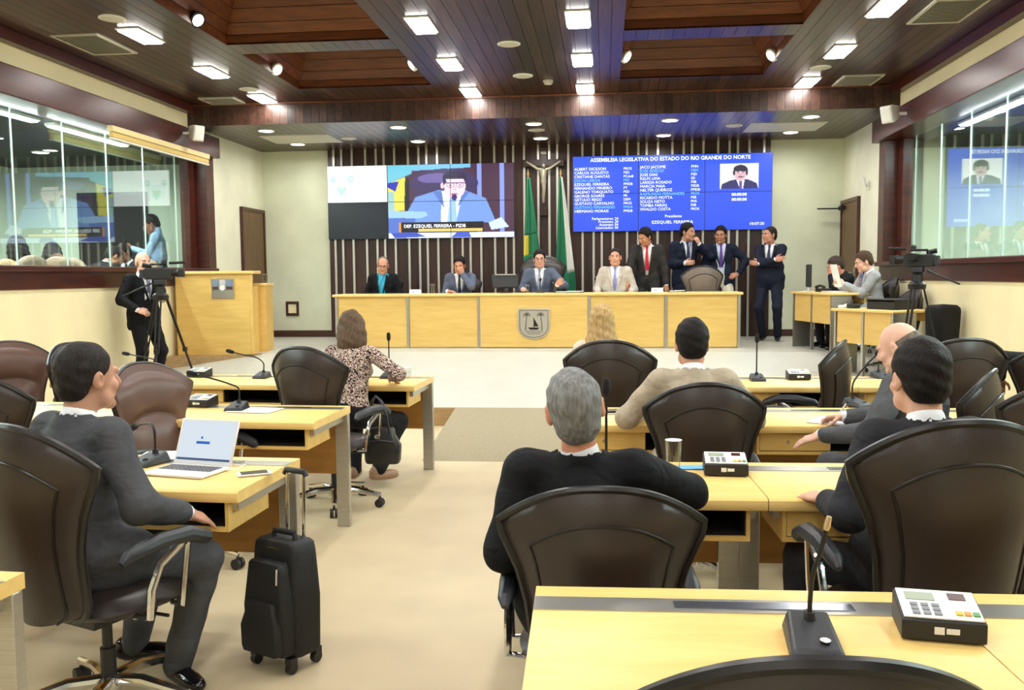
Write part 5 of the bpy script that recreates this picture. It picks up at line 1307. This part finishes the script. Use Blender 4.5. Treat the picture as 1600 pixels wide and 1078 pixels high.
    # ---- trousers and shoes -----------------------------------------------
    if legs:
        tn, tc = trousers or (suit, sc)
        f = Field(LLO, LHI, res * 1.4)
        f.ell(H + np.array([0, 0, .02]), (.168, .125, .13), None, .03)
        for s2, (hp, kn, an, fd) in lg.items():
            f.cone(hp, kn, .094, .074, .03); f.cone(kn, an + np.array([0, 0, .0]), .072, .058, .02)
        f.wrinkle(.003, len(PEOPLE) * 2.3)
        nets_object('trousers', [f], cloth(tn, tc, .8), root, 1)
        for s2, (hp, kn, an, fd) in lg.items():
            g = Field(an - .3, an + .3, .01); fl = np.array([0, 0, -.048]); 
            u = np.array([0, 0, 1.0]); A = np.stack([np.cross(fd, u), fd, u], 1)
            g.ell(an + fl + fd * .045 + u * .008, (.043, .13, .036), A, .015); g.ell(an + fl - fd * .03 + u * .03, (.038, .055, .05), A, .015); g.ell(an + fl + fd * .11, (.040, .075, .026), A, .015)
            zc = an[2] - .083; g.cut(lambda P: zc - P[..., 2])
            nets_object('shoe', [g], shoe or SHOE, root)
    # ---- hair -----------------------------------------------------------------
    if hair != 'none':
        f = Field(HC - np.array([.24, .24, .36]), HC + .2, hres or .0065)
        if hair == 'long':
            f.ell(Hd(0, -.018, .036), hs * np.array((.088, .108, .098)), HR, .02); f.ell(Hd(0, -.055, -.06), hs * np.array((.098, .070, .15)), HR, .03); f.ell(Hd(.06, -.02, -.08), hs * np.array((.05, .06, .13)), HR, .03); f.ell(Hd(-.06, -.02, -.08), hs * np.array((.05, .06, .13)), HR, .03)
            f.wrinkle(.004, 3, 2.2)
            f.cut(lambda P: (lambda q: np.minimum(q[..., 1] - .012, np.clip(.062 - q[..., 2], -1, 1)))((P - HC) @ HR / hs))
        elif hair == 'straight':
            f.ell(Hd(0, -.018, .036), hs * np.array((.084, .106, .097)), HR, .02); f.cone(Hd(0, -.06, .03), Hd(0, -.085, -.24), .070, .085, .04); f.cone(Hd(.04, -.04, .0), Hd(.10, -.06, -.26), .042, .055, .04); f.cone(Hd(-.04, -.04, .0), Hd(-.10, -.06, -.26), .042, .055, .04)
            f.wrinkle(.003, 5, 2.4)
            f.cut(lambda P: (lambda q: np.minimum(q[..., 1] - .012, np.clip(.062 - q[..., 2], -1, 1)))((P - HC) @ HR / hs))
        else:
            g = .0 if hair != 'thick' else .007
            f.ell(Hd(0, -.018, .033 + g * .5), hs * np.array((.079 + g, .099 + g, .094 + g)), HR, .02); f.ell(Hd(0, -.055, -.03), hs * np.array((.066 + g * .5, .054 + g, .06)), HR, .03)
            f.wrinkle(.0022, 2, 3.2)
            def cutf(P):
                q = (P - HC) @ HR / hs; x, y, z = q[..., 0], q[..., 1], q[..., 2]
                zc = np.interp(y, [-.12, -.045, -.02, .03, .06, .1], [-.085, -.075, -.012, .004, .066, .092])
                o = (zc - z) * .7
                if hair == 'bald': o = np.maximum(o, np.minimum((z - (.035 - (y + .06) * .35)) * .8, y + .115 + np.clip(-z, 0, 1)))
                if hair == 'receding': o = np.maximum(o, np.minimum(z - .05, (y - .01) * .8))
                return o
            f.cut(cutf)
        nets_object('hair', [f], hairm(hname, hc), root, 2)
    # ---- face details ---------------------------------------------------------
    if front:
        for s2 in (-1, 1):
            e = MB().ell((0, 0, 0), (.0125, .008, .008), 12, 8).build('eye', mat('eye_white', (226, 220, 212), .25), root); e.location = Hd(s2 * .031, .083, .003)
            i = MB().ell((0, .0065, 0), (.0062, .003, .0062), 10, 6).build('iris', mat('iris_dark', (34, 22, 16), .2), e); i.rotation_euler = Matrix(HR.tolist()).to_euler()
            MB().tube([tuple(Hd(s2 * .014, .099, .022)), tuple(Hd(s2 * .032, .097, .027)), tuple(Hd(s2 * .05, .083, .021))], [.004, .005, .003], 6).build('eyebrow', hairm(hname, hc), root)
        MB().tube([tuple(Hd(-.02, .093, -.062)), tuple(Hd(0, .101, -.062)), tuple(Hd(.02, .093, -.062))], [.003, .0052, .003], 6).build('mouth', mat('lip', (150, 84, 74), .5), root)
    if glasses:
        g = MB()
        for s2 in (-1, 1):
            c = [(s2 * .033 + .024 * math.cos(a), .108, .002 + .016 * math.sin(a)) for a in np.linspace(0, 2 * math.pi, 15)]
            g.tube([tuple(Hd(*p)) for p in c], .0022, 5); g.tube([tuple(Hd(s2 * .057, .106, .006)), tuple(Hd(s2 * .082, .04, .006)), tuple(Hd(s2 * .085, -.005, .006))], .002, 5)
        g.tube([tuple(Hd(-.01, .11, .004)), tuple(Hd(.01, .11, .004))], .002, 5); g.build('spectacles', m_blk, root)
    PEOPLE.append(root); return root
def wloc(loc, face, p, k=1.0):
    """world point -> the person's own frame"""
    d = Matrix.Rotation(-R(face), 3, 'Z') @ (Vector(p) - Vector(loc)); return tuple(d / k)
# ================================================================== PEOPLE
L = (-1.96, 3.10, 0); F_ = -40
person('person seated in a dark grey suit and polished black shoes, hand on thigh', L, F_, hipz=.60, lean=4, twist=18, head=(-6, -2, 0), res=.009, sk=(190, 142, 118), hair='short', hc=(36, 31, 30), hname='cropped2', suit='grey', sc=(70, 71, 75), hres=.0055, hs=1.08,
       lh=dict(t=(-.16, .34, .74)), rh=dict(t=(.20, .33, .725), f=(-.15, .9, -.45), n=(.25, .35, .9), curl=.2, e=(.7, -.7, -.3)), rf=dict(a=wloc(L, F_, (-1.70, 3.32, .085)), f=wloc((0, 0, 0), F_, (.65, -.45, 0)), k=wloc((0, 0, 0), F_, (.6, .35, .9))), lf=dict(a=wloc(L, F_, (-1.98, 3.50, .085)), f=wloc((0, 0, 0), F_, (.7, .2, 0)), k=wloc((0, 0, 0), F_, (.4, .8, .9))))
person('person in a black suit leaning back at the third row, back to the camera', (-.08, 2.93, 0), 2, hipz=.53, lean=-3, side=0, head=(6, -13, -9), res=.009, sk=(206, 142, 116), hair='short', hc=(122, 122, 122), hname='grey', suit='black_wool', sc=(15, 16, 20), girth=1.12, slim=1.06, hres=.0055, hs=1.13,
       rh=dict(t=(.27, .38, .80), f=(-.2, 1, 0), e=(.9, -.2, -.1)), lh=dict(t=(-.22, .16, .60), e=(-.30, -.6, -.8)))
L = (1.10, 3.16, 0); F_ = 8
person('person in a charcoal suit in the largest chair, one hand on the desk edge', L, F_, hipz=.60, lean=3, head=(2, 2, 0), res=.009, sk=(214, 164, 138), hair='thick', hc=(24, 18, 17), hname='darkbrown', suit='charcoal', sc=(38, 38, 43), hres=.0055, hs=1.08,
       lh=dict(t=wloc(L, F_, (.80, 3.30, .80)), f=(-.35, .9, -.05), n=(-.15, .0, 1), curl=.22, e=(-.45, -.4, -.9)), rh=dict(t=(.25, .30, .75)), lf=dict(a=(-.30, .40, .085), k=(-.5, 1, .8)), rf=dict(a=(.12, .45, .085)))
L = (1.66, 4.76, 0); F_ = 42
person('person in a mid grey suit bent over a sheet, writing with a pen', L, F_, hipz=.60, lean=11, head=(8, 10, 0), res=.009, sk=(224, 178, 156), hair='bald', hc=(120, 108, 98), hname='fringe', suit='midgrey', sc=(84, 86, 90), hres=.006, hs=1.06,
       rh=dict(t=wloc(L, F_, (1.31, 5.02, .835)), f=(-.35, .9, -.2), n=(.35, .1, .9), curl=.55, thumb=.4, e=(.6, -.5, -.6)), lh=dict(t=wloc(L, F_, (1.12, 4.74, .78)), f=(-.45, .8, -.35), n=(-.3, .2, .9), curl=.22, e=(-.5, -.4, -.8)), lf=dict(a=wloc(L, F_, (1.02, 4.95, .20)), k=(-.2, .6, 1.4)), rf=dict(a=(.10, .42, .085)))
px, py, pz = (1.27, 5.13, .80)
pen = tag(empty('pen', (px, py, DT)), 'slim pen in the writing hand at the second row', 'pen'); MB().tube([(0, 0, .0), (.03, -.04, .06), (.055, -.075, .115)], [.001, .0045, .0045], 8).build('barrel', m_white, pen); MB().tube([(.055, -.075, .115), (.062, -.083, .128)], .005, 8).build('cap', m_rubber, pen)
person('person in a beige jacket at the second row, back to the camera', (.47, 4.78, 0), 2, hipz=.60, lean=6, head=(-2, 0, 0), res=.010, sk=(200, 146, 120), hair='thick', hc=(22, 17, 16), hname='black', suit='beige', sc=(172, 158, 138), hs=1.05,
       lh=dict(t=(-.22, .36, .84), f=(.6, .8, 0), e=(-.7, -.4, -.5)), rh=dict(t=(.22, .36, .84), f=(-.6, .8, 0), e=(.7, -.4, -.5)))
# --- blonde woman -----------------------------------------------------------------------------
person('person behind the chair at the front row, long blonde hair showing above it', (-.02, 6.62, 0), 2, hipz=.62, lean=4, head=(0, 0, 0), res=.012, sk=(226, 180, 152), hair='straight', hc=(182, 150, 100), hname='blonde', suit='cream', sc=(214, 190, 170), female=True, slim=.88,
       lh=dict(t=(-.2, .30, .83)), rh=dict(t=(.2, .30, .83)))
# --- woman in the patterned blouse ---------------------------------------------------------------
m_pat = cloth('shirt_pattern', (150, 130, 120), .8)
nt = m_pat.node_tree; bs = nt.nodes['Principled BSDF']
vo = nt.nodes.new('ShaderNodeTexWave'); vo.wave_type = 'BANDS'; vo.bands_direction = 'DIAGONAL'; vo.inputs['Scale'].default_value = 13; vo.inputs['Distortion'].default_value = 14; vo.inputs['Detail'].default_value = 2; vo.inputs['Detail Scale'].default_value = 3.0
tcn = nt.nodes.new('ShaderNodeTexCoord'); nt.links.new(tcn.outputs['Object'], vo.inputs['Vector'])
cr_ = nt.nodes.new('ShaderNodeValToRGB'); cr_.color_ramp.interpolation = 'CONSTANT'
cr_.color_ramp.elements[0].color = (*lin((36, 28, 30)), 1); cr_.color_ramp.elements[1].position = .52; cr_.color_ramp.elements[1].color = (*lin((206, 184, 170)), 1)
e3 = cr_.color_ramp.elements.new(.33); e3.color = (*lin((132, 84, 72)), 1)
nt.links.new(vo.outputs['Fac'], cr_.inputs[0]); nt.links.new(cr_.outputs[0], bs.inputs['Base Color'])
person('person in a patterned blouse and black trousers at the front row', (-1.93, 6.55, 0), -8, hipz=.60, lean=10, head=(12, 14, -8), res=.010, sk=(206, 156, 130), hair='long', hc=(92, 72, 56), hname='brown', jacket=False, shname='pattern', shirt=(150, 130, 120), trousers=('blacktrousers', (20, 20, 24)), female=True, slim=.86,
       rh=dict(t=(.26, .26, .84), f=(.15, .8, -.5), n=(.3, .3, .8), curl=.2, e=(.9, -.5, -.3)), lh=dict(t=(-.15, .34, .84)), rf=dict(a=(.20, .10, .15), f=(.5, .8, -.2)), lf=dict(a=(-.05, .2, .12)), shoe=mat('shoe_tan', (150, 118, 92), .4))
# --- bald camera operator ---------------------------------------------------------------------------
L = (-5.36, 9.98, .295); F_ = -118
person('camera operator in a black suit standing behind the tripod', L, F_, stand=True, k=.955, head=(-8, 0, 0), front=True, res=.011, sk=(224, 172, 150), hair='bald', hc=(160, 150, 140), hname='fringe', suit='black_wool', sc=(15, 16, 20), tie=(120, 124, 150), badge=.24, girth=1.1,
       lh=dict(t=wloc(L, F_, (-5.0, 9.74, 1.36), .955), f=(.1, .9, .2), n=(-.6, .1, .7), curl=.5, e=(-.8, -.2, -.6)), rh=dict(t=(.25, .25, 1.02), f=(-.5, .7, -.3), n=(.5, .4, .6), curl=.4, e=(.6, -.8, -.1)))
# --- dark sleeve at the right edge ----------------------------------------------------------------------
person('person in a black suit cut off by the picture edge at the front row', (3.22, 6.62, 0), 6, hipz=.56, lean=30, side=6, head=(-20, 14, 0), res=.013, hair='thick', hc=(24, 20, 20), hname='black', suit='black_wool', sc=(15, 16, 20), lh=dict(t=(-.30, .30, .83), e=(-.9, -.5, .3)), rh=dict(t=(.2, .3, .83)))
# --- people at the presiding desk ------------------------------------------------------------------------------
person('person in a cyan shirt and black jacket with a lanyard, seated at the long desk', (-3.30, 13.22, PLAT), 178, hipz=.56, lean=2, head=(12, 14, -4), front=True, sk=(206, 152, 126), hair='receding', hc=(110, 104, 100), hname='greying', suit='black_wool', sc=(15, 16, 20), shname='cyan', shirt=(72, 186, 222), open_=True, glasses=True, badge=.14, k=.97, girth=1.1,
       lh=dict(t=(-.22, .25, .70)), rh=dict(t=(.22, .25, .70)))
L = (-2.12, 13.20, PLAT)
person('person in a slate suit resting a fist against the mouth', L, 180, hipz=.56, lean=8, head=(0, 10, 0), front=True, sk=(196, 142, 116), hair='thick', hc=(24, 20, 20), hname='black', suit='slate', sc=(92, 100, 122), tie=(52, 54, 74), k=.97,
       lh=dict(t=(-.055, .23, 1.06), f=(.35, .25, .9), n=(-.2, .9, -.2), curl=.75, thumb=.3, e=(-.6, .5, -.8)), rh=dict(t=(.15, .34, .80), f=(-.8, .4, 0)))
person('person in a blue-grey suit between the flags, gesturing with an open hand', (-.94, 13.16, PLAT), 180, hipz=.59, lean=5, head=(4, 2, 0), front=True, sk=(214, 162, 140), hair='thick', hc=(30, 22, 20), hname='darkbrown', suit='bluegrey', sc=(88, 98, 118), tie=(138, 148, 176), glasses=True,
       lh=dict(t=(-.27, .36, .86), f=(-.35, .6, .45), n=(.2, .55, -.75), curl=.12, e=(-.7, -.3, -.6)), rh=dict(t=(.22, .38, .80)))
person('person seated in a pale linen jacket and lilac tie at the long desk', (.16, 13.20, PLAT), 176, hipz=.60, lean=2, head=(0, 0, 0), front=True, sk=(210, 158, 132), hair='short', hc=(40, 32, 28), hname='brownshort', suit='linen', sc=(196, 188, 176), tie=(140, 146, 205), girth=1.12,
       lh=dict(t=(-.24, .26, .76)), rh=dict(t=(.24, .26, .76)))
# --- standing group -----------------------------------------------------------------------------------------------------
person('person standing in a dark suit and red tie, leaning on the long desk', (.64, 13.42, PLAT), 172, stand=True, lean=10, head=(-34, 18, 0), front=True, k=.995, sk=(192, 134, 104), hair='thick', hc=(30, 24, 22), hname='black', suit='dark_olive', sc=(48, 46, 46), tie=(196, 40, 66), zb=.06,
       rh=dict(t=(.30, .36, .80), f=(.1, .5, -.8), n=(.2, .8, .4), curl=.35, e=(.6, -.7, 0)), lh=dict(t=(-.28, .10, .82)))
person('person in a navy suit with a chest badge, hand raised to chin', (1.23, 13.95, PLAT), 196, stand=True, k=1.035, head=(34, 8, 0), front=True, sk=(202, 150, 122), hair='thick', hc=(20, 18, 18), hname='black', suit='navy', sc=(24, 31, 50), tie=(54, 70, 120), badge=.20,
       lh=dict(t=(-.12, .25, 1.39), f=(.45, .0, .8), n=(-.3, .8, .2), curl=.7, thumb=.3, e=(-.7, .2, -.7)), rh=dict(t=(.10, .24, 1.12), f=(-.9, .3, .1), n=(.2, .9, .2)))
person('person in a navy blazer, purple tie and pale trousers, hand on hip', (1.76, 13.95, PLAT), 176, stand=True, k=1.005, head=(-12, 10, 0), front=True, sk=(184, 130, 100), hair='thick', hc=(20, 18, 18), hname='black', suit='navy', sc=(24, 31, 50), shname='paleblue', shirt=(206, 216, 234), tie=(98, 66, 150), open_=True, trousers=('cream_trousers', (222, 214, 196)),
       lh=dict(t=(-.25, .12, .99), f=(.75, .5, -.3), n=(-.2, .6, .7), curl=.4, e=(-1, -.4, 0)), rh=dict(t=(.28, .02, .80)))
person('person in a navy suit standing apart with arms crossed', (2.44, 13.62, PLAT), 158, stand=True, k=.985, head=(-38, 0, 0), front=True, sk=(196, 140, 116), hair='short', hc=(34, 28, 26), hname='cropped', suit='navy_dark', sc=(24, 29, 46), tie=(60, 56, 90), girth=1.18,
       lh=dict(t=(.11, .24, 1.16), f=(.9, .1, .1), n=(0, 1, .1), curl=.3, e=(-.8, .1, -.6)), rh=dict(t=(-.12, .27, 1.21), f=(-.9, .1, .15), n=(0, 1, .1), curl=.3, e=(.8, .1, -.6)), rf=dict(a=(.10, -.02, .085)), lf=dict(a=(-.13, .05, .085)))
# --- clerks -----------------------------------------------------------------------------------------------------------------
L = (3.36, 11.66, .62)
person('person in a light grey suit at the clerk desk, reading a raised sheet', L, 96, hipz=.56, lean=8, head=(0, 12, 0), front=True, k=.95, sk=(222, 172, 148), hair='thick', hc=(74, 52, 38), hname='chestnut', suit='lightgrey', sc=(158, 158, 160), tie=(72, 74, 128),
       lh=dict(t=(-.06, .42, .90), f=(.3, .8, .4), n=(-.6, .6, .2), curl=.5, thumb=.3), rh=dict(t=(.10, .42, .88), f=(-.3, .8, .4), n=(.6, .6, .2), curl=.5, thumb=.3))
sh_ = tag(empty('paper_sheet', (2.90, 11.56, 1.46), R(100)), 'white sheet held up by the person in light grey', 'paper', 'papers on the desks'); MB().box(-.10, .10, -.0006, .0006, -.02, .27, Matrix.Rotation(R(-14), 4, 'X')).build('sheet', m_paper, sh_)
person('person in black at the clerk desk with a hand at the mouth', (3.29, 12.36, .62), 104, hipz=.56, lean=20, head=(-4, 8, 0), front=True, k=.94, sk=(206, 138, 110), hair='thick', hc=(60, 46, 38), hname='brownmid', suit='black_wool', sc=(15, 16, 20), shname='dark', shirt=(40, 40, 44),
       lh=dict(t=(-.05, .36, 1.03), f=(.35, .1, .9), n=(-.2, .9, 0), curl=.5, thumb=.3, e=(-.6, .3, -.8)), rh=dict(t=(.15, .40, .80)))
# --- public galleries ------------------------------------------------------------------------------------------------------------------
G3 = 'people in the gallery behind the glass'
person('person in a pale blue shirt standing behind the glass, looking at a phone', (-6.42, 12.42, GZ), 112, stand=True, k=.99, head=(4, 24, 0), front=True, res=.013, sk=(150, 100, 78), hair='thick', hc=(18, 16, 16), hname='black', jacket=False, shname='lightblue', shirt=(150, 180, 214), trousers=('jeans', (50, 58, 84)), group=G3, girth=1.15,
       lh=dict(t=(-.06, .34, 1.22), f=(.3, .7, .5), n=(-.5, -.2, .6), curl=.5, thumb=.3), rh=dict(t=(.08, .34, 1.20), f=(-.3, .7, .5), n=(.5, -.2, .6), curl=.5, thumb=.3))
px, py, pz = (-6.42 - .42, 12.42 - .16, GZ + 1.30)
t = tag(empty('smartphone', (px, py, pz), R(112)), 'dark smartphone held up behind the glass', 'phone', 'smartphones on the desks'); box('case', m_rubber, -.038, .038, -.006, .006, -.07, .07, parent=t, bevel=.003); box('screen', m_blackgloss, -.034, .034, -.0075, -.0062, -.06, .06, parent=t)
def gal_seat(x, y, face, label, col=(150, 132, 112)):
    t = tag(empty('gallery_armchair', (x, y, GZ), R(face)), label, 'armchair', 'armchairs in the gallery'); m = mat('seat_tan', col, .7, var=.1, vscale=10)
    MB().ell((0, .0, .43), (.25, .25, .07), 18, 8).build('seat_cushion', m, t)
    def bk(a, b): u = -1 + 2 * a; return (u * (.26 - .05 * b ** 3), -.22 - .12 * b + .06 * u * u, .40 + b * (.62 - .14 * abs(u) ** 2.5))
    o = MB().grid(bk, 14, 10).build('backrest', m, t, ang=70); md = o.modifiers.new('thick', 'SOLIDIFY'); md.thickness = .07
    MB().tube([(0, 0, 0), (0, 0, .40)], .04).box(-.2, .2, -.2, .2, 0, .02).build('pedestal', m_blk, t)
for x, y, fc, lb, kw in ((-6.42, 9.32, 60, 'person in a beige floral top beyond the glass, at the picture edge', dict(hair='long', hc=(24, 20, 20), hname='black', jacket=False, shname='floral', shirt=(186, 160, 120), female=True, slim=.88, trousers=('blacktrousers', (20, 20, 24)), head=(-10, 20, 0))),
                         (-6.44, 9.98, 40, 'person in a dark top with a pale headband, bent over beyond the glass', dict(hair='long', hc=(20, 18, 18), hname='black', jacket=False, shname='dark', shirt=(40, 40, 44), female=True, slim=.88, trousers=('blacktrousers', (20, 20, 24)), head=(-20, 26, 0), lean=16)),
                         (-6.40, 10.72, -20, 'person in a black suit leaning towards a neighbour beyond the glass', dict(hair='thick', hc=(20, 18, 18), hname='black', suit='black_wool', sc=(15, 16, 20), lean=24, head=(-20, 16, 0))),
                         (-6.42, 11.72, 150, 'person in a charcoal suit facing the leaning neighbour beyond the glass', dict(hair='short', hc=(20, 18, 18), hname='black', suit='charcoal', sc=(38, 38, 43), lean=8, head=(10, 10, 0), sk=(116, 76, 58), front=True))):
    kw = dict(kw); kw.setdefault('sk', (176, 124, 98))
    person(lb, (x, y, GZ), fc, hipz=.52, res=.014, k=.97, group=G3, **kw)
    gal_seat(x, y, fc, 'tan gallery armchair under the ' + lb.replace(' beyond the glass', '').replace(', at the picture edge', ''))
person('person in dark clothes beyond the clerks side glass, at the picture edge', (4.72, 9.0, GZ), -100, hipz=.52, res=.014, k=1.0, group=G3, hair='thick', hc=(20, 18, 18), hname='black', suit='black_wool', sc=(15, 16, 20), lean=8, sk=(140, 96, 76)); gal_seat(4.72, 9.0, -100, 'tan gallery armchair beyond the clerks side glass')
